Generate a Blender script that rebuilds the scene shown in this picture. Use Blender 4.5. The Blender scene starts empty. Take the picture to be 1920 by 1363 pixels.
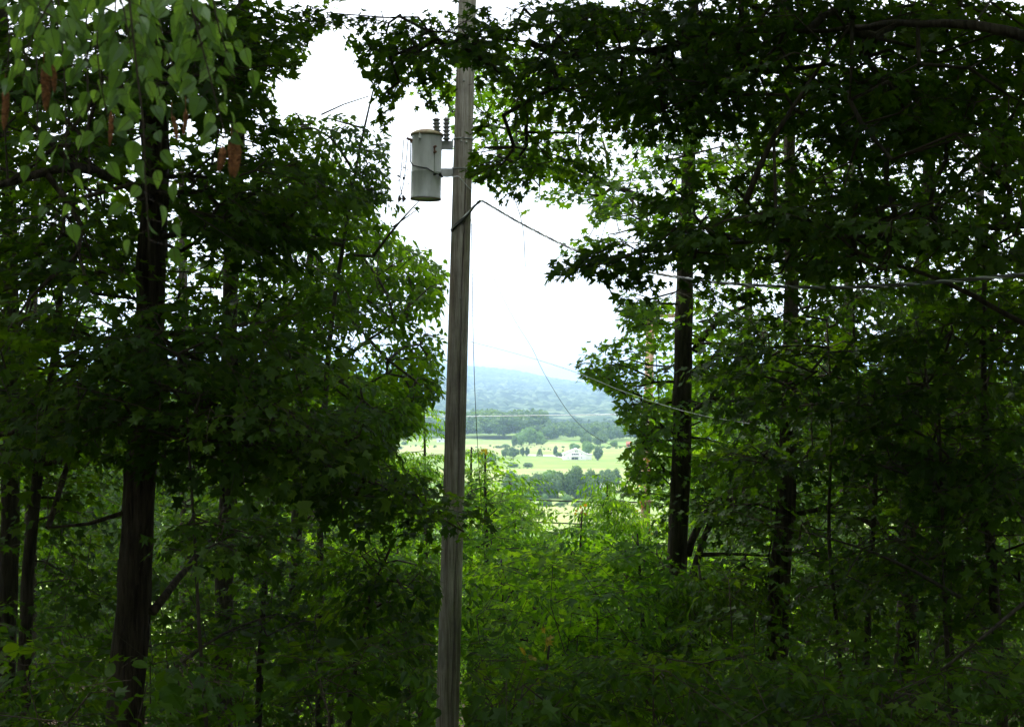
import bpy, math, random
import numpy as np
from mathutils import Vector, Matrix

# ------------------------------------------------------------------ camera, world, sun, exposure
sc = bpy.context.scene
C = sc.collection
R = math.radians
F = 2667.0                      # focal length in pixels of the 1920 px wide photograph
EYE = Vector((0, 0, 1.7))
PITCH = R(1.27)
cam_d = bpy.data.cameras.new('camera')
cam = bpy.data.objects.new('camera', cam_d)
C.objects.link(cam)
cam.location = EYE
cam.rotation_euler = (R(90) + PITCH, 0, 0)
cam_d.sensor_width = 36
cam_d.lens = 36 * F / 1920
cam_d.clip_start = 0.1
cam_d.clip_end = 20000
cam_d.dof.use_dof = True
cam_d.dof.focus_distance = 19.0
cam_d.dof.aperture_fstop = 10.0
sc.camera = cam

SUN_EL, SUN_AZ = 58, -60        # degrees; azimuth measured from the view direction, negative = left
w = bpy.data.worlds.new('World')
sc.world = w
w.use_nodes = True
nt = w.node_tree
nt.nodes.clear()
sky = nt.nodes.new('ShaderNodeTexSky')
sky.sky_type = 'NISHITA'
sky.sun_disc = False
sky.sun_elevation = R(SUN_EL)
sky.sun_rotation = R(SUN_AZ)
tc = nt.nodes.new('ShaderNodeTexCoord')
nz = nt.nodes.new('ShaderNodeTexNoise')
nz.inputs['Scale'].default_value = 2.2
nz.inputs['Detail'].default_value = 3
nt.links.new(tc.outputs['Generated'], nz.inputs['Vector'])
cr = nt.nodes.new('ShaderNodeValToRGB')
cr.color_ramp.elements[0].position = 0.3
cr.color_ramp.elements[0].color = (5.6, 5.9, 6.3, 1)
cr.color_ramp.elements[1].position = 0.7
cr.color_ramp.elements[1].color = (9.0, 9.0, 9.0, 1)
nt.links.new(nz.outputs['Fac'], cr.inputs['Fac'])
mx = nt.nodes.new('ShaderNodeMix')
mx.data_type = 'RGBA'
mx.inputs[0].default_value = 0.85                 # overcast: cloud over most of the sky
nt.links.new(sky.outputs[0], mx.inputs[6])
nt.links.new(cr.outputs[0], mx.inputs[7])
bg = nt.nodes.new('ShaderNodeBackground')
bg.inputs['Strength'].default_value = 0.12
out = nt.nodes.new('ShaderNodeOutputWorld')
nt.links.new(mx.outputs[2], bg.inputs['Color'])
nt.links.new(bg.outputs[0], out.inputs[0])

sd = bpy.data.lights.new('sun', 'SUN')
sd.energy = 1.5
sd.angle = R(12)
sd.color = (1, 0.97, 0.9)
sun = bpy.data.objects.new('sun', sd)
C.objects.link(sun)
az = R(SUN_AZ)
to_sun = Vector((math.sin(az) * math.cos(R(SUN_EL)), math.cos(az) * math.cos(R(SUN_EL)), math.sin(R(SUN_EL))))
sun.rotation_euler = to_sun.to_track_quat('Z', 'Y').to_euler()

sc.view_settings.view_transform = 'Standard'
sc.view_settings.look = 'None'
sc.view_settings.exposure = 1.55
sc.view_settings.gamma = 1
sc.render.engine = 'CYCLES'
cy = sc.cycles
cy.max_bounces = 6
cy.diffuse_bounces = 4
cy.glossy_bounces = 2
cy.transmission_bounces = 4
cy.volume_bounces = 1
cy.transparent_max_bounces = 4
cy.use_denoising = True
cy.caustics_reflective = False
cy.caustics_refractive = False

# ------------------------------------------------------------------ helpers
cp, sp_ = math.cos(PITCH), math.sin(PITCH)


def P(px, py, d):
    """world point seen at photograph pixel (px, py), d metres ahead"""
    a = (px - 960) / F
    b = (681.5 - py) / F
    diry = cp - b * sp_
    dirz = sp_ + b * cp
    s = d / diry
    return Vector((a * s, d, EYE.z + dirz * s))


def pix(p):
    """inverse of P for an (n,3) array: photograph pixels, used to keep the view corridor free of foliage"""
    y = p[:, 1]
    z = p[:, 2] - EYE.z
    fw = np.maximum(y * cp + z * sp_, 0.1)
    up = -y * sp_ + z * cp
    return 960 + F * p[:, 0] / fw, 681.5 - F * up / fw


def ground_z(x, y):
    x = np.asarray(x, float)
    y = np.asarray(y, float)
    t = np.clip(y / 175, 0, 1)
    z = -38.0 * (t * 1.12 - 0.12 * t ** 3)
    z = z + 0.12 * np.sin(x * 0.7 + y * 0.3) * np.clip(1 - y / 300, 0, 1)
    far = np.clip((y - 350) / 300, 0, 1)
    z = z + far * (0.9 * np.sin(x / 90.0 + 1) + 0.8 * np.sin(y / 140.0 + x / 300.0))
    return z


def tag(o, label=None, cat=None, group=None, kind=None):
    if label:
        o['label'] = label
    if cat:
        o['category'] = cat
    if group:
        o['group'] = group
    if kind:
        o['kind'] = kind
    return o


def empty(name, loc, label, cat, group=None):
    o = bpy.data.objects.new(name, None)
    C.objects.link(o)
    o.location = loc
    o.empty_display_size = 0.3
    bpy.context.view_layer.update()
    return tag(o, label, cat, group)


class Acc:
    """collects triangles as numpy blocks and links them as one mesh object"""

    def __init__(self):
        self.v, self.f, self.m, self.r, self.s = [], [], [], [], []
        self.n = 0

    def add(self, v, f, mat=0, rnd=0.5, smooth=False):
        v = np.asarray(v, float).reshape(-1, 3)
        f = np.asarray(f, int).reshape(-1, 3)
        if len(f) == 0:
            return
        self.v.append(v)
        self.f.append(f + self.n)
        self.m.append(np.full(len(f), mat, int))
        self.r.append(np.full(len(f), rnd, float) if np.isscalar(rnd) else np.asarray(rnd, float))
        self.s.append(np.full(len(f), smooth, bool))
        self.n += len(v)

    def build(self, name, mats, parent=None, origin=None):
        me = bpy.data.meshes.new(name)
        v = np.concatenate(self.v)
        f = np.concatenate(self.f)
        if parent is not None:
            origin = parent.location
        if origin is not None:
            v = v - np.array(origin)
        me.vertices.add(len(v))
        me.vertices.foreach_set('co', v.astype(np.float32).ravel())
        me.loops.add(len(f) * 3)
        me.loops.foreach_set('vertex_index', f.astype(np.int32).ravel())
        me.polygons.add(len(f))
        me.polygons.foreach_set('loop_start', np.arange(0, len(f) * 3, 3, dtype=np.int32))
        me.polygons.foreach_set('material_index', np.concatenate(self.m).astype(np.int32))
        me.polygons.foreach_set('use_smooth', np.concatenate(self.s))
        at = me.attributes.new('rnd', 'FLOAT', 'FACE')
        at.data.foreach_set('value', np.concatenate(self.r).astype(np.float32))
        me.update(calc_edges=True)
        for m in (mats if isinstance(mats, (list, tuple)) else [mats]):
            me.materials.append(m)
        o = bpy.data.objects.new(name, me)
        C.objects.link(o)
        if parent is not None:
            o.parent = parent
        elif origin is not None:
            o.location = origin
        return o

    # ---- shapes
    def tube(self, pts, rad, n=8, mat=0, jitter=0.0, rng=None, caps=True, rnd=0.5, smooth=True):
        pts = np.asarray([tuple(p) for p in pts], float)
        rad = np.full(len(pts), rad, float) if np.isscalar(rad) else np.asarray(rad, float)
        t = np.gradient(pts, axis=0)
        t /= np.linalg.norm(t, axis=1)[:, None] + 1e-9
        ref = np.array([0.0, 1, 0]) if abs(t[0, 1]) < 0.9 else np.array([1.0, 0, 0])
        a = np.cross(t, ref)
        a /= np.linalg.norm(a, axis=1)[:, None] + 1e-9
        b = np.cross(t, a)
        th = np.linspace(0, 2 * math.pi, n, endpoint=False)
        rr = rad[:, None] * np.ones(n)[None]
        if jitter and rng is not None:
            rr = rr * (1 + jitter * rng.standard_normal(rr.shape))
        v = pts[:, None] + rr[..., None] * (np.cos(th)[None, :, None] * a[:, None] + np.sin(th)[None, :, None] * b[:, None])
        v = v.reshape(-1, 3)
        k = len(pts)
        i = np.arange(k - 1)[:, None] * n
        j = np.arange(n)[None]
        j2 = (j + 1) % n
        q = np.stack([i + j, i + j2, i + n + j2, i + n + j], -1).reshape(-1, 4)
        f = np.concatenate([q[:, [0, 1, 2]], q[:, [0, 2, 3]]])
        if caps:
            v = np.concatenate([v, pts[:1], pts[-1:]])
            c0, c1 = k * n, k * n + 1
            jj = np.arange(n)
            f = np.concatenate([f, np.stack([np.full(n, c0), (jj + 1) % n, jj], -1),
                                np.stack([np.full(n, c1), (k - 1) * n + jj, (k - 1) * n + (jj + 1) % n], -1)])
        self.add(v, f, mat, rnd, smooth)

    def lathe(self, prof, M, n=32, mat=0, smooth=True):
        """prof: (radius, height) list about local Z, M places it"""
        th = np.linspace(0, 2 * math.pi, n, endpoint=False)
        pr = np.array(prof, float)
        v = np.stack([pr[:, 0][:, None] * np.cos(th), pr[:, 0][:, None] * np.sin(th), pr[:, 1][:, None] * np.ones(n)], -1).reshape(-1, 3)
        v = v @ np.array(M.to_3x3()).T + np.array(M.translation)
        k = len(pr)
        i = np.arange(k - 1)[:, None] * n
        j = np.arange(n)[None]
        j2 = (j + 1) % n
        q = np.stack([i + j, i + j2, i + n + j2, i + n + j], -1).reshape(-1, 4)
        self.add(v, np.concatenate([q[:, [0, 1, 2]], q[:, [0, 2, 3]]]), mat, 0.5, smooth)

    def box(self, size, M, mat=0):
        s = np.array(size) / 2
        c = np.array([[x, y, z] for x in (-1, 1) for y in (-1, 1) for z in (-1, 1)], float) * s
        q = [(0, 1, 3, 2), (4, 6, 7, 5), (0, 4, 5, 1), (2, 3, 7, 6), (0, 2, 6, 4), (1, 5, 7, 3)]
        f = []
        for a in q:
            f += [(a[0], a[1], a[2]), (a[0], a[2], a[3])]
        v = c @ np.array(M.to_3x3()).T + np.array(M.translation)
        self.add(v, f, mat)

    def poly(self, pts, f, mat=0):
        tri = []
        for a in f:
            for k in range(1, len(a) - 1):
                tri.append((a[0], a[k], a[k + 1]))
        self.add(np.array([tuple(p) for p in pts]), tri, mat)


def T(x, y, z, rz=0.0, rx=0.0, ry=0.0):
    return Matrix.Translation((x, y, z)) @ Matrix.Rotation(rz, 4, 'Z') @ Matrix.Rotation(ry, 4, 'Y') @ Matrix.Rotation(rx, 4, 'X')


# ------------------------------------------------------------------ materials
def nodes(name):
    m = bpy.data.materials.new(name)
    m.use_nodes = True
    m.node_tree.nodes.clear()
    return m, m.node_tree


def N(t, kind, **kw):
    n = t.nodes.new(kind)
    for k, v in kw.items():
        if k in n.inputs:
            n.inputs[k].default_value = v
        else:
            setattr(n, k, v)
    return n


def ramp(t, fac, stops):
    r = t.nodes.new('ShaderNodeValToRGB')
    e = r.color_ramp.elements
    while len(e) < len(stops):
        e.new(0.5)
    for k, (p, c) in enumerate(stops):
        e[k].position = p
        e[k].color = (*c, 1)
    t.links.new(fac, r.inputs['Fac'])
    return r.outputs[0]


def leaf_mat(name, c0, c1, c2, trans=0.5, tcol=(2.6, 2.5, 0.45), gloss=0.018):
    m, t = nodes(name)
    at = N(t, 'ShaderNodeAttribute', attribute_name='rnd')
    geo = N(t, 'ShaderNodeNewGeometry')
    nz = N(t, 'ShaderNodeTexNoise', Scale=0.9, Detail=1.0)
    t.links.new(geo.outputs['Position'], nz.inputs['Vector'])
    ad = N(t, 'ShaderNodeMath', operation='MULTIPLY_ADD')
    t.links.new(nz.outputs['Fac'], ad.inputs[0])
    ad.inputs[1].default_value = 0.7
    t.links.new(at.outputs['Fac'], ad.inputs[2])
    sb = N(t, 'ShaderNodeMath', operation='SUBTRACT')
    t.links.new(ad.outputs[0], sb.inputs[0])
    sb.inputs[1].default_value = 0.35
    col = ramp(t, sb.outputs[0], [(0.05, c0), (0.5, c1), (0.97, c2)])
    df = N(t, 'ShaderNodeBsdfDiffuse')
    t.links.new(col, df.inputs['Color'])
    mu = N(t, 'ShaderNodeMix', data_type='RGBA', blend_type='MULTIPLY')
    mu.inputs[0].default_value = 1
    t.links.new(col, mu.inputs[6])
    mu.inputs[7].default_value = (*tcol, 1)
    tr = N(t, 'ShaderNodeBsdfTranslucent')
    t.links.new(mu.outputs[2], tr.inputs['Color'])
    ms = N(t, 'ShaderNodeMixShader')
    ms.inputs[0].default_value = trans
    t.links.new(df.outputs[0], ms.inputs[1])
    t.links.new(tr.outputs[0], ms.inputs[2])
    gl = N(t, 'ShaderNodeBsdfGlossy', Roughness=0.42)
    gl.inputs['Color'].default_value = (0.9, 0.95, 1, 1)
    m2 = N(t, 'ShaderNodeMixShader')
    fr = N(t, 'ShaderNodeLayerWeight', Blend=0.25)
    mm = N(t, 'ShaderNodeMath', operation='MULTIPLY_ADD')
    t.links.new(fr.outputs['Facing'], mm.inputs[0])
    mm.inputs[1].default_value = gloss * 1.2
    mm.inputs[2].default_value = gloss * 0.5
    t.links.new(mm.outputs[0], m2.inputs[0])
    t.links.new(ms.outputs[0], m2.inputs[1])
    t.links.new(gl.outputs[0], m2.inputs[2])
    o = N(t, 'ShaderNodeOutputMaterial')
    t.links.new(m2.outputs[0], o.inputs[0])
    return m


def bark_mat(name, c0, c1, scale=9.0, stretch=0.12, bump=0.6, rough=0.9):
    m, t = nodes(name)
    tc = N(t, 'ShaderNodeTexCoord')
    mp = N(t, 'ShaderNodeMapping')
    mp.inputs['Scale'].default_value = (1, 1, stretch)
    t.links.new(tc.outputs['Object'], mp.inputs[0])
    nz = N(t, 'ShaderNodeTexNoise', Scale=scale * 3, Detail=6.0, Roughness=0.65)
    t.links.new(mp.outputs[0], nz.inputs['Vector'])
    nb = N(t, 'ShaderNodeTexNoise', Scale=scale * 0.35, Detail=2.0)
    t.links.new(tc.outputs['Object'], nb.inputs['Vector'])
    col = ramp(t, nz.outputs['Fac'], [(0.35, c0), (0.65, c1)])
    c2 = N(t, 'ShaderNodeMix', data_type='RGBA', blend_type='MULTIPLY')
    c2.inputs[0].default_value = 0.6
    t.links.new(col, c2.inputs[6])
    t.links.new(ramp(t, nb.outputs['Fac'], [(0.35, (0.55, 0.55, 0.5) if bump > 0.1 else (0.85, 0.82, 0.76)), (0.65, (1.1, 1.1, 1.1))]), c2.inputs[7])
    b = N(t, 'ShaderNodeBsdfPrincipled', Roughness=rough)
    b.inputs['Specular IOR Level'].default_value = 0.2
    t.links.new(c2.outputs[2], b.inputs['Base Color'])
    bu = N(t, 'ShaderNodeBump', Strength=bump, Distance=0.03)
    t.links.new(nz.outputs['Fac'], bu.inputs['Height'])
    t.links.new(bu.outputs[0], b.inputs['Normal'])
    o = N(t, 'ShaderNodeOutputMaterial')
    t.links.new(b.outputs[0], o.inputs[0])
    return m


def plain_mat(name, col, rough=0.6, metal=0.0, var=0.15, scale=8.0, spec=0.4, bump=0.0, second=None):
    m, t = nodes(name)
    tc = N(t, 'ShaderNodeTexCoord')
    nz = N(t, 'ShaderNodeTexNoise', Scale=scale, Detail=5.0, Roughness=0.6)
    t.links.new(tc.outputs['Object'], nz.inputs['Vector'])
    lo = tuple(c * (1 - var) for c in col)
    hi = second if second else tuple(min(1, c * (1 + var)) for c in col)
    b = N(t, 'ShaderNodeBsdfPrincipled', Roughness=rough, Metallic=metal)
    b.inputs['Specular IOR Level'].default_value = spec
    t.links.new(ramp(t, nz.outputs['Fac'], [(0.35, lo), (0.65, hi)]), b.inputs['Base Color'])
    if bump:
        bu = N(t, 'ShaderNodeBump', Strength=bump, Distance=0.01)
        t.links.new(nz.outputs['Fac'], bu.inputs['Height'])
        t.links.new(bu.outputs[0], b.inputs['Normal'])
    o = N(t, 'ShaderNodeOutputMaterial')
    t.links.new(b.outputs[0], o.inputs[0])
    return m


L_MAPLE = leaf_mat('maple_leaf', (0.018, 0.045, 0.006), (0.038, 0.088, 0.008), (0.075, 0.135, 0.012), 0.5)
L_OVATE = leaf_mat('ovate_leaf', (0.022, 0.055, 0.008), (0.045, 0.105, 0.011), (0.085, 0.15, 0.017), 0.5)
L_YOUNG_LIT = leaf_mat('young_leaf_lit', (0.04, 0.11, 0.011), (0.10, 0.215, 0.020), (0.20, 0.33, 0.038), 0.55, (2.9, 2.8, 0.5))  # young leaf, raised in colour to stand for light on the centre
L_BIRCH = leaf_mat('birch_leaf', (0.07, 0.14, 0.035), (0.12, 0.225, 0.06), (0.19, 0.32, 0.09), 0.4, (1.8, 1.9, 0.6), 0.06)
L_FIELD = leaf_mat('field_tree_leaf', (0.035, 0.075, 0.03), (0.075, 0.14, 0.055), (0.15, 0.23, 0.085), 0.25, gloss=0.02)
L_FIELD2 = leaf_mat('light_tree_leaf', (0.08, 0.16, 0.05), (0.13, 0.24, 0.08), (0.20, 0.33, 0.11), 0.25, gloss=0.02)
L_BACKLIT = leaf_mat('backlit_maple_leaf', (0.03, 0.07, 0.008), (0.055, 0.125, 0.012), (0.10, 0.18, 0.02), 0.55, (3.6, 3.4, 0.6))  # maple leaf with the backlight put into a lighter colour
L_EDGE = leaf_mat('edge_leaf', (0.024, 0.06, 0.008), (0.048, 0.11, 0.012), (0.09, 0.155, 0.018), 0.5, (2.9, 2.8, 0.5))
L_YELLOW = leaf_mat('turned_leaf', (0.24, 0.20, 0.04), (0.34, 0.27, 0.06), (0.42, 0.33, 0.09), 0.4)
L_RED = leaf_mat('rust_leaf', (0.22, 0.10, 0.05), (0.32, 0.17, 0.08), (0.42, 0.27, 0.14), 0.4)
CATKIN = plain_mat('catkin', (0.30, 0.13, 0.05), 0.95, var=0.5, scale=120, bump=1.0)
BARK = bark_mat('bark_dark', (0.030, 0.025, 0.018), (0.095, 0.08, 0.06))
BARK_SHAG = bark_mat('bark_shaggy', (0.022, 0.017, 0.012), (0.115, 0.092, 0.068), 7, 0.10, 1.0)
BARK_GREY = bark_mat('bark_grey', (0.04, 0.035, 0.028), (0.10, 0.09, 0.07), 10, 0.2, 0.5)
TWIG = plain_mat('twig', (0.06, 0.045, 0.03), 0.8)

# ------------------------------------------------------------------ leaves and sprays
def leaf_geo(outline, centre=(0.42, 0.0), fold=0.18, bend=0.18):
    """outline: half outline from the tip to the base as (x, y>=0); mirrored. leaf lies along +x, length 1"""
    up = [(x, y) for x, y in outline]
    pts = up + [(x, -y) for x, y in reversed(up[1:-1])] if outline[-1][1] == 0 else up + [(x, -y) for x, y in reversed(up[1:])]
    pts = [centre] + pts
    v = np.array([(x, y, fold * abs(y) - bend * (x - 0.1) ** 2) for x, y in pts])
    n = len(pts) - 1
    f = np.array([(0, 1 + k, 1 + (k + 1) % n) for k in range(n)])
    return v, f


def polar(cx, lst):
    return [(cx + r * math.cos(R(a)), max(0.0, r * math.sin(R(a)))) for a, r in lst]


MAPLE_FINE = leaf_geo(polar(0.42, [(0, 0.60), (7, 0.44), (15, 0.44), (24, 0.24), (38, 0.40), (47, 0.60), (57, 0.44), (66, 0.42),
                                   (86, 0.24), (104, 0.44), (118, 0.50), (132, 0.38), (160, 0.34), (180, 0.36)]))
MAPLE = leaf_geo(polar(0.42, [(0, 0.60), (22, 0.26), (48, 0.58), (84, 0.26), (116, 0.50), (180, 0.34)]))
OVATE = leaf_geo([(1, 0), (0.72, 0.17), (0.4, 0.30), (0.12, 0.18), (0, 0)], (0.4, 0), 0.3, 0.22)
BIRCH = leaf_geo([(1, 0), (0.90, 0.035), (0.86, 0.07), (0.82, 0.085), (0.78, 0.13), (0.73, 0.14), (0.69, 0.20), (0.63, 0.21), (0.58, 0.265), (0.51, 0.27), (0.45, 0.32), (0.38, 0.315), (0.30, 0.345), (0.22, 0.32), (0.14, 0.30), (0.05, 0.17), (0, 0)], (0.40, 0), 0.25, 0.25)
SIMPLE = leaf_geo([(1, 0), (0.5, 0.36), (0, 0)], (0.5, 0), 0.2, 0.2)
LANCE = leaf_geo([(1, 0), (0.55, 0.15), (0, 0)], (0.5, 0), 0.3, 0.3)
BROAD = leaf_geo([(1.0, 0), (0.86, 0.16), (0.62, 0.40), (0.34, 0.46), (0.08, 0.32), (-0.02, 0.10), (0.03, 0)], (0.35, 0), 0.15, 0.2)


def rot(yaw, pitch, roll):
    return np.array((Matrix.Rotation(yaw, 3, 'Z') @ Matrix.Rotation(pitch, 3, 'Y') @ Matrix.Rotation(roll, 3, 'X')))


LR = np.random.default_rng(99)


class Spray:
    """a twig along +x with its leaves: V verts, F tris, M material index, L leaf index per tri, Cn leaf centres"""

    def __init__(s):
        s.v, s.f, s.m, s.l, s.c, s.n = [], [], [], [], [], 0

    def leaf(s, g, pos, R3, size, mat=0):
        q = g[0].copy()                                    # every leaf its own width, skew and curl
        q[:, 1] *= LR.uniform(.78, 1.08)
        q[:, 1] += LR.normal(0, .06) * q[:, 0]
        q[:, 2] += LR.normal(0, .16) * q[:, 0] ** 2 + LR.normal(0, .35) * q[:, 1] ** 2
        v = (q * size) @ R3.T + np.array(pos)
        s.v.append(v)
        s.f.append(g[1] + s.n)
        s.m.append(np.full(len(g[1]), mat))
        s.l.append(np.full(len(g[1]), len(s.c)))
        s.c.append(v.mean(0))
        s.n += len(v)

    def twig(s, a, b, r):
        a, b = np.array(a, float), np.array(b, float)
        d = b - a
        d /= np.linalg.norm(d) + 1e-9
        u = np.cross(d, [0.1, 0.2, 1.0])
        u /= np.linalg.norm(u) + 1e-9
        w_ = np.cross(d, u)
        ring = [math.cos(t) * u + math.sin(t) * w_ for t in (0, 2.094, 4.189)]
        v = np.array([a + r * q for q in ring] + [b + 0.6 * r * q for q in ring])
        f = np.array([(0, 1, 4), (0, 4, 3), (1, 2, 5), (1, 5, 4), (2, 0, 3), (2, 3, 5)])
        s.v.append(v)
        s.f.append(f + s.n)
        s.m.append(np.full(6, 1))
        s.l.append(np.full(6, len(s.c)))
        s.c.append((a + b) / 2)
        s.n += 6

    def done(s, droop=0.25):
        s.V = np.concatenate(s.v)
        s.V[:, 2] -= droop * s.V[:, 0] ** 2
        s.F = np.concatenate(s.f)
        s.M = np.concatenate(s.m)
        s.L = np.concatenate(s.l)
        s.Cn = np.array(s.c)
        s.Cn[:, 2] -= droop * s.Cn[:, 0] ** 2
        return s


def make_spray(kind, rng):
    s = Spray()
    U = rng.uniform

    def shoot(x0, y0, yaw, length, step, g, smin, smax, pet, opp, twig_r):
        c_, s_ = math.cos(yaw), math.sin(yaw)
        k = int(length / step)
        for q_ in range(5):
            s.twig((x0 + length * c_ * q_ / 5, y0 + length * s_ * q_ / 5, 0), (x0 + length * c_ * (q_ + 1) / 5, y0 + length * s_ * (q_ + 1) / 5, 0), twig_r * (1 - .12 * q_))
        for i in range(1, k + 1):
            t = i * step * U(0.9, 1.1)
            bx, by = x0 + t * c_, y0 + t * s_
            for sd_ in ((1, -1) if opp else ((1,) if i % 2 else (-1,))):
                if U() < 0.12:
                    continue
                ang = yaw + sd_ * U(0.6, 1.25)
                pl = pet * U(0.6, 1.3)
                pz = U(-0.03, 0.03)
                p = (bx + pl * math.cos(ang), by + pl * math.sin(ang), pz)
                s.leaf(g, p, rot(ang + U(-.3, .3), U(-0.15, 0.75), U(-0.55, 0.55)), U(smin, smax))
        s.leaf(g, (x0 + (length + pet * .5) * c_, y0 + (length + pet * .5) * s_, 0), rot(yaw + U(-.2, .2), U(0, .6), U(-.4, .4)), U(smin, smax))

    if kind in ('maple', 'maple_fine', 'maple_big'):
        g = MAPLE_FINE if kind == 'maple_fine' else MAPLE
        k = 1.0 if kind != 'maple_big' else 1.5
        shoot(0, 0, 0, 0.5 * k, 0.11 * k, g, 0.065 * k, 0.135 * k, 0.06 * k, True, 0.004)
        for q in range(2):
            sd_ = 1 if q else -1
            shoot(0.08 * k + U(0, .15) * k, 0, sd_ * U(0.6, 1.0), U(0.22, 0.34) * k, 0.11 * k, g, 0.055 * k, 0.12 * k, 0.05 * k, True, 0.003)
        return s.done(0.25)
    if kind in ('ovate', 'birch'):
        g = OVATE if kind == 'ovate' else BIRCH
        shoot(0, 0, 0, 0.55, 0.065, g, 0.075, 0.12, 0.015, False, 0.003)
        for q in range(4):
            sd_ = 1 if q % 2 else -1
            shoot(0.06 + 0.1 * q, 0, sd_ * U(0.6, 1.0), U(0.16, 0.32), 0.06, g, 0.06, 0.11, 0.012, False, 0.002)
        return s.done(0.35)
    if kind == 'pinnate':
        for q in range(6):
            yaw = q * 1.05 + U(-.3, .3)
            c_, s_ = math.cos(yaw), math.sin(yaw)
            ln = U(0.3, 0.48)
            x0 = U(0, 0.12)
            prev = None
            for i in range(8):
                t = 0.06 + ln * i / 7
                z = 0.20 * t - 0.9 * t * t
                p = (x0 + t * c_, t * s_, z)
                if prev is not None:
                    s.twig(prev, p, 0.002)
                prev = p
                if i == 0:
                    continue
                for sd_ in (1, -1):
                    s.leaf(LANCE, p, rot(yaw + sd_ * U(0.8, 1.2), U(0.2, 0.9), U(-.4, .4)), U(0.08, 0.13))
            s.leaf(LANCE, prev, rot(yaw, 0.7, 0), 0.1)
        return s.done(0.0)
    if kind == 'broad':
        shoot(0, 0, 0, 0.45, 0.10, BROAD, 0.10, 0.16, 0.05, False, 0.004)
        shoot(0.12, 0, 0.9, 0.25, 0.09, BROAD, 0.09, 0.14, 0.04, False, 0.003)
        shoot(0.12, 0, -0.9, 0.25, 0.09, BROAD, 0.09, 0.14, 0.04, False, 0.003)
        return s.done(0.2)
    if kind == 'far':
        s.twig((0, 0, 0), (0.7, 0, 0), 0.006)
        for i in range(46):
            x, y = U(0, 1.0), U(-0.5, 0.5)
            s.leaf(SIMPLE, (x, y, U(-0.12, 0.12)), rot(U(-3.1, 3.1), U(-.5, .8), U(-.7, .7)), U(0.11, 0.18))
        return s.done(0.25)


rg = np.random.default_rng(7)
SPR = {k: [make_spray(k, rg) for _ in range(8)] for k in ('maple', 'maple_fine', 'maple_big', 'ovate', 'birch', 'pinnate', 'broad', 'far')}

# the open view through the trees (photograph pixels), kept free of leaves
GAP = [(505, 150), (560, 135), (590, 55), (690, 42), (650, 90), (690, 130), (705, 250), (732, 235), (742, 190), (780, 150), (800, 205), (842, 205), (850, 340),
       (885, 335), (930, 388), (1020, 392), (1100, 372), (1118, 405), (1105, 445), (1060, 465), (1018, 525), (1190, 536), (1155, 560), (1180, 640), (1085, 655),
       (1080, 700), (1142, 735), (1165, 790), (1200, 815), (1170, 870), (1185, 905), (1160, 930), (1250, 950), (1225, 990),
       (1130, 985), (1010, 985), (985, 930), (930, 880), (880, 850), (850, 900), (740, 868), (735, 828), (790, 800), (780, 775), (828, 740), (825, 690),
       (832, 590), (838, 505), (800, 470), (735, 440), (700, 400), (715, 360), (640, 300), (570, 268), (520, 215)]
# trunks and gear that show in the photograph: nothing nearer than dmax grows across them (px0, px1, py0, py1, dmax, share removed)
CLEAR = [(828, 872, 1015, 1400, 19.2, 1.0), (818, 862, 1150, 1400, 19.2, 1.0), (835, 880, 345, 925, 19.2, 1.0), (846, 886, 335, 480, 19.2, 1.0), (850, 872, 125, 340, 19.2, .95), (866, 892, 130, 268, 19.2, .85),
         (765, 848, 215, 380, 19.6, 1.0), (736, 768, 240, 388, 18.7, 1.0), (215, 308, 880, 1400, 11.8, .75), (255, 330, 200, 520, 11.8, .6), (1258, 1300, 560, 760, 18.8, .85), (1256, 1292, 850, 1080, 18.8, .9),
         (1255, 1290, 760, 850, 18.8, .5), (1440, 1482, 950, 1240, 16.8, .65), (1455, 1490, 780, 860, 16.8, .5), (1680, 1725, 1110, 1240, 18.8, .6), (40, 75, 880, 1200, 13.8, .6), (0, 32, 900, 1150, 15.8, .7),
         (478, 500, 1150, 1400, 14.8, .6), (1222, 1310, 506, 532, 14.5, .95), (1338, 1640, 524, 547, 13.0, .93), (1640, 1905, 512, 542, 11.5, .9), (1085, 1300, 700, 775, 0.5, 0)]


def in_poly(x, y, poly):
    ins = np.zeros(len(x), bool)
    j = len(poly) - 1
    for i in range(len(poly)):
        xi, yi = poly[i]
        xj, yj = poly[j]
        c = ((yi > y) != (yj > y)) & (x < (xj - xi) * (y - yi) / (yj - yi + 1e-9) + xi)
        ins ^= c
        j = i
    return ins


# places where the crowns are thin and the sky shows through in bigger holes: (px, py, rx, ry, share removed)
THIN = [(1080, 225, 110, 45, .75), (1180, 260, 70, 60, .6), (650, 640, 90, 40, .8), (600, 580, 60, 25, .5), (410, 560, 40, 30, .7), (420, 190, 80, 50, .45),
        (1590, 60, 90, 40, .6), (1790, 60, 90, 35, .5), (1800, 130, 60, 40, .6), (1740, 300, 60, 40, .65), (1500, 170, 50, 30, .5),
        (1410, 110, 70, 60, .6), (1430, 160, 40, 30, .6), (1740, 480, 70, 20, .6), (1860, 400, 70, 40, .6), (1640, 280, 50, 40, .5), (210, 290, 50, 40, .8), (350, 240, 50, 40, .7),
        (1420, 560, 70, 40, .6), (1360, 640, 50, 50, .55), (200, 370, 70, 30, .6), (740, 640, 90, 60, .45), (780, 560, 40, 60, .4), (1700, 600, 150, 20, .45), (1550, 600, 60, 30, .5),
        (150, 430, 150, 40, .3), (600, 400, 80, 40, .3), (480, 150, 50, 60, .4), (1230, 620, 50, 60, .3)]


THIN_FAR, THIN_NEAR = 0.33, 0.06


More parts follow.
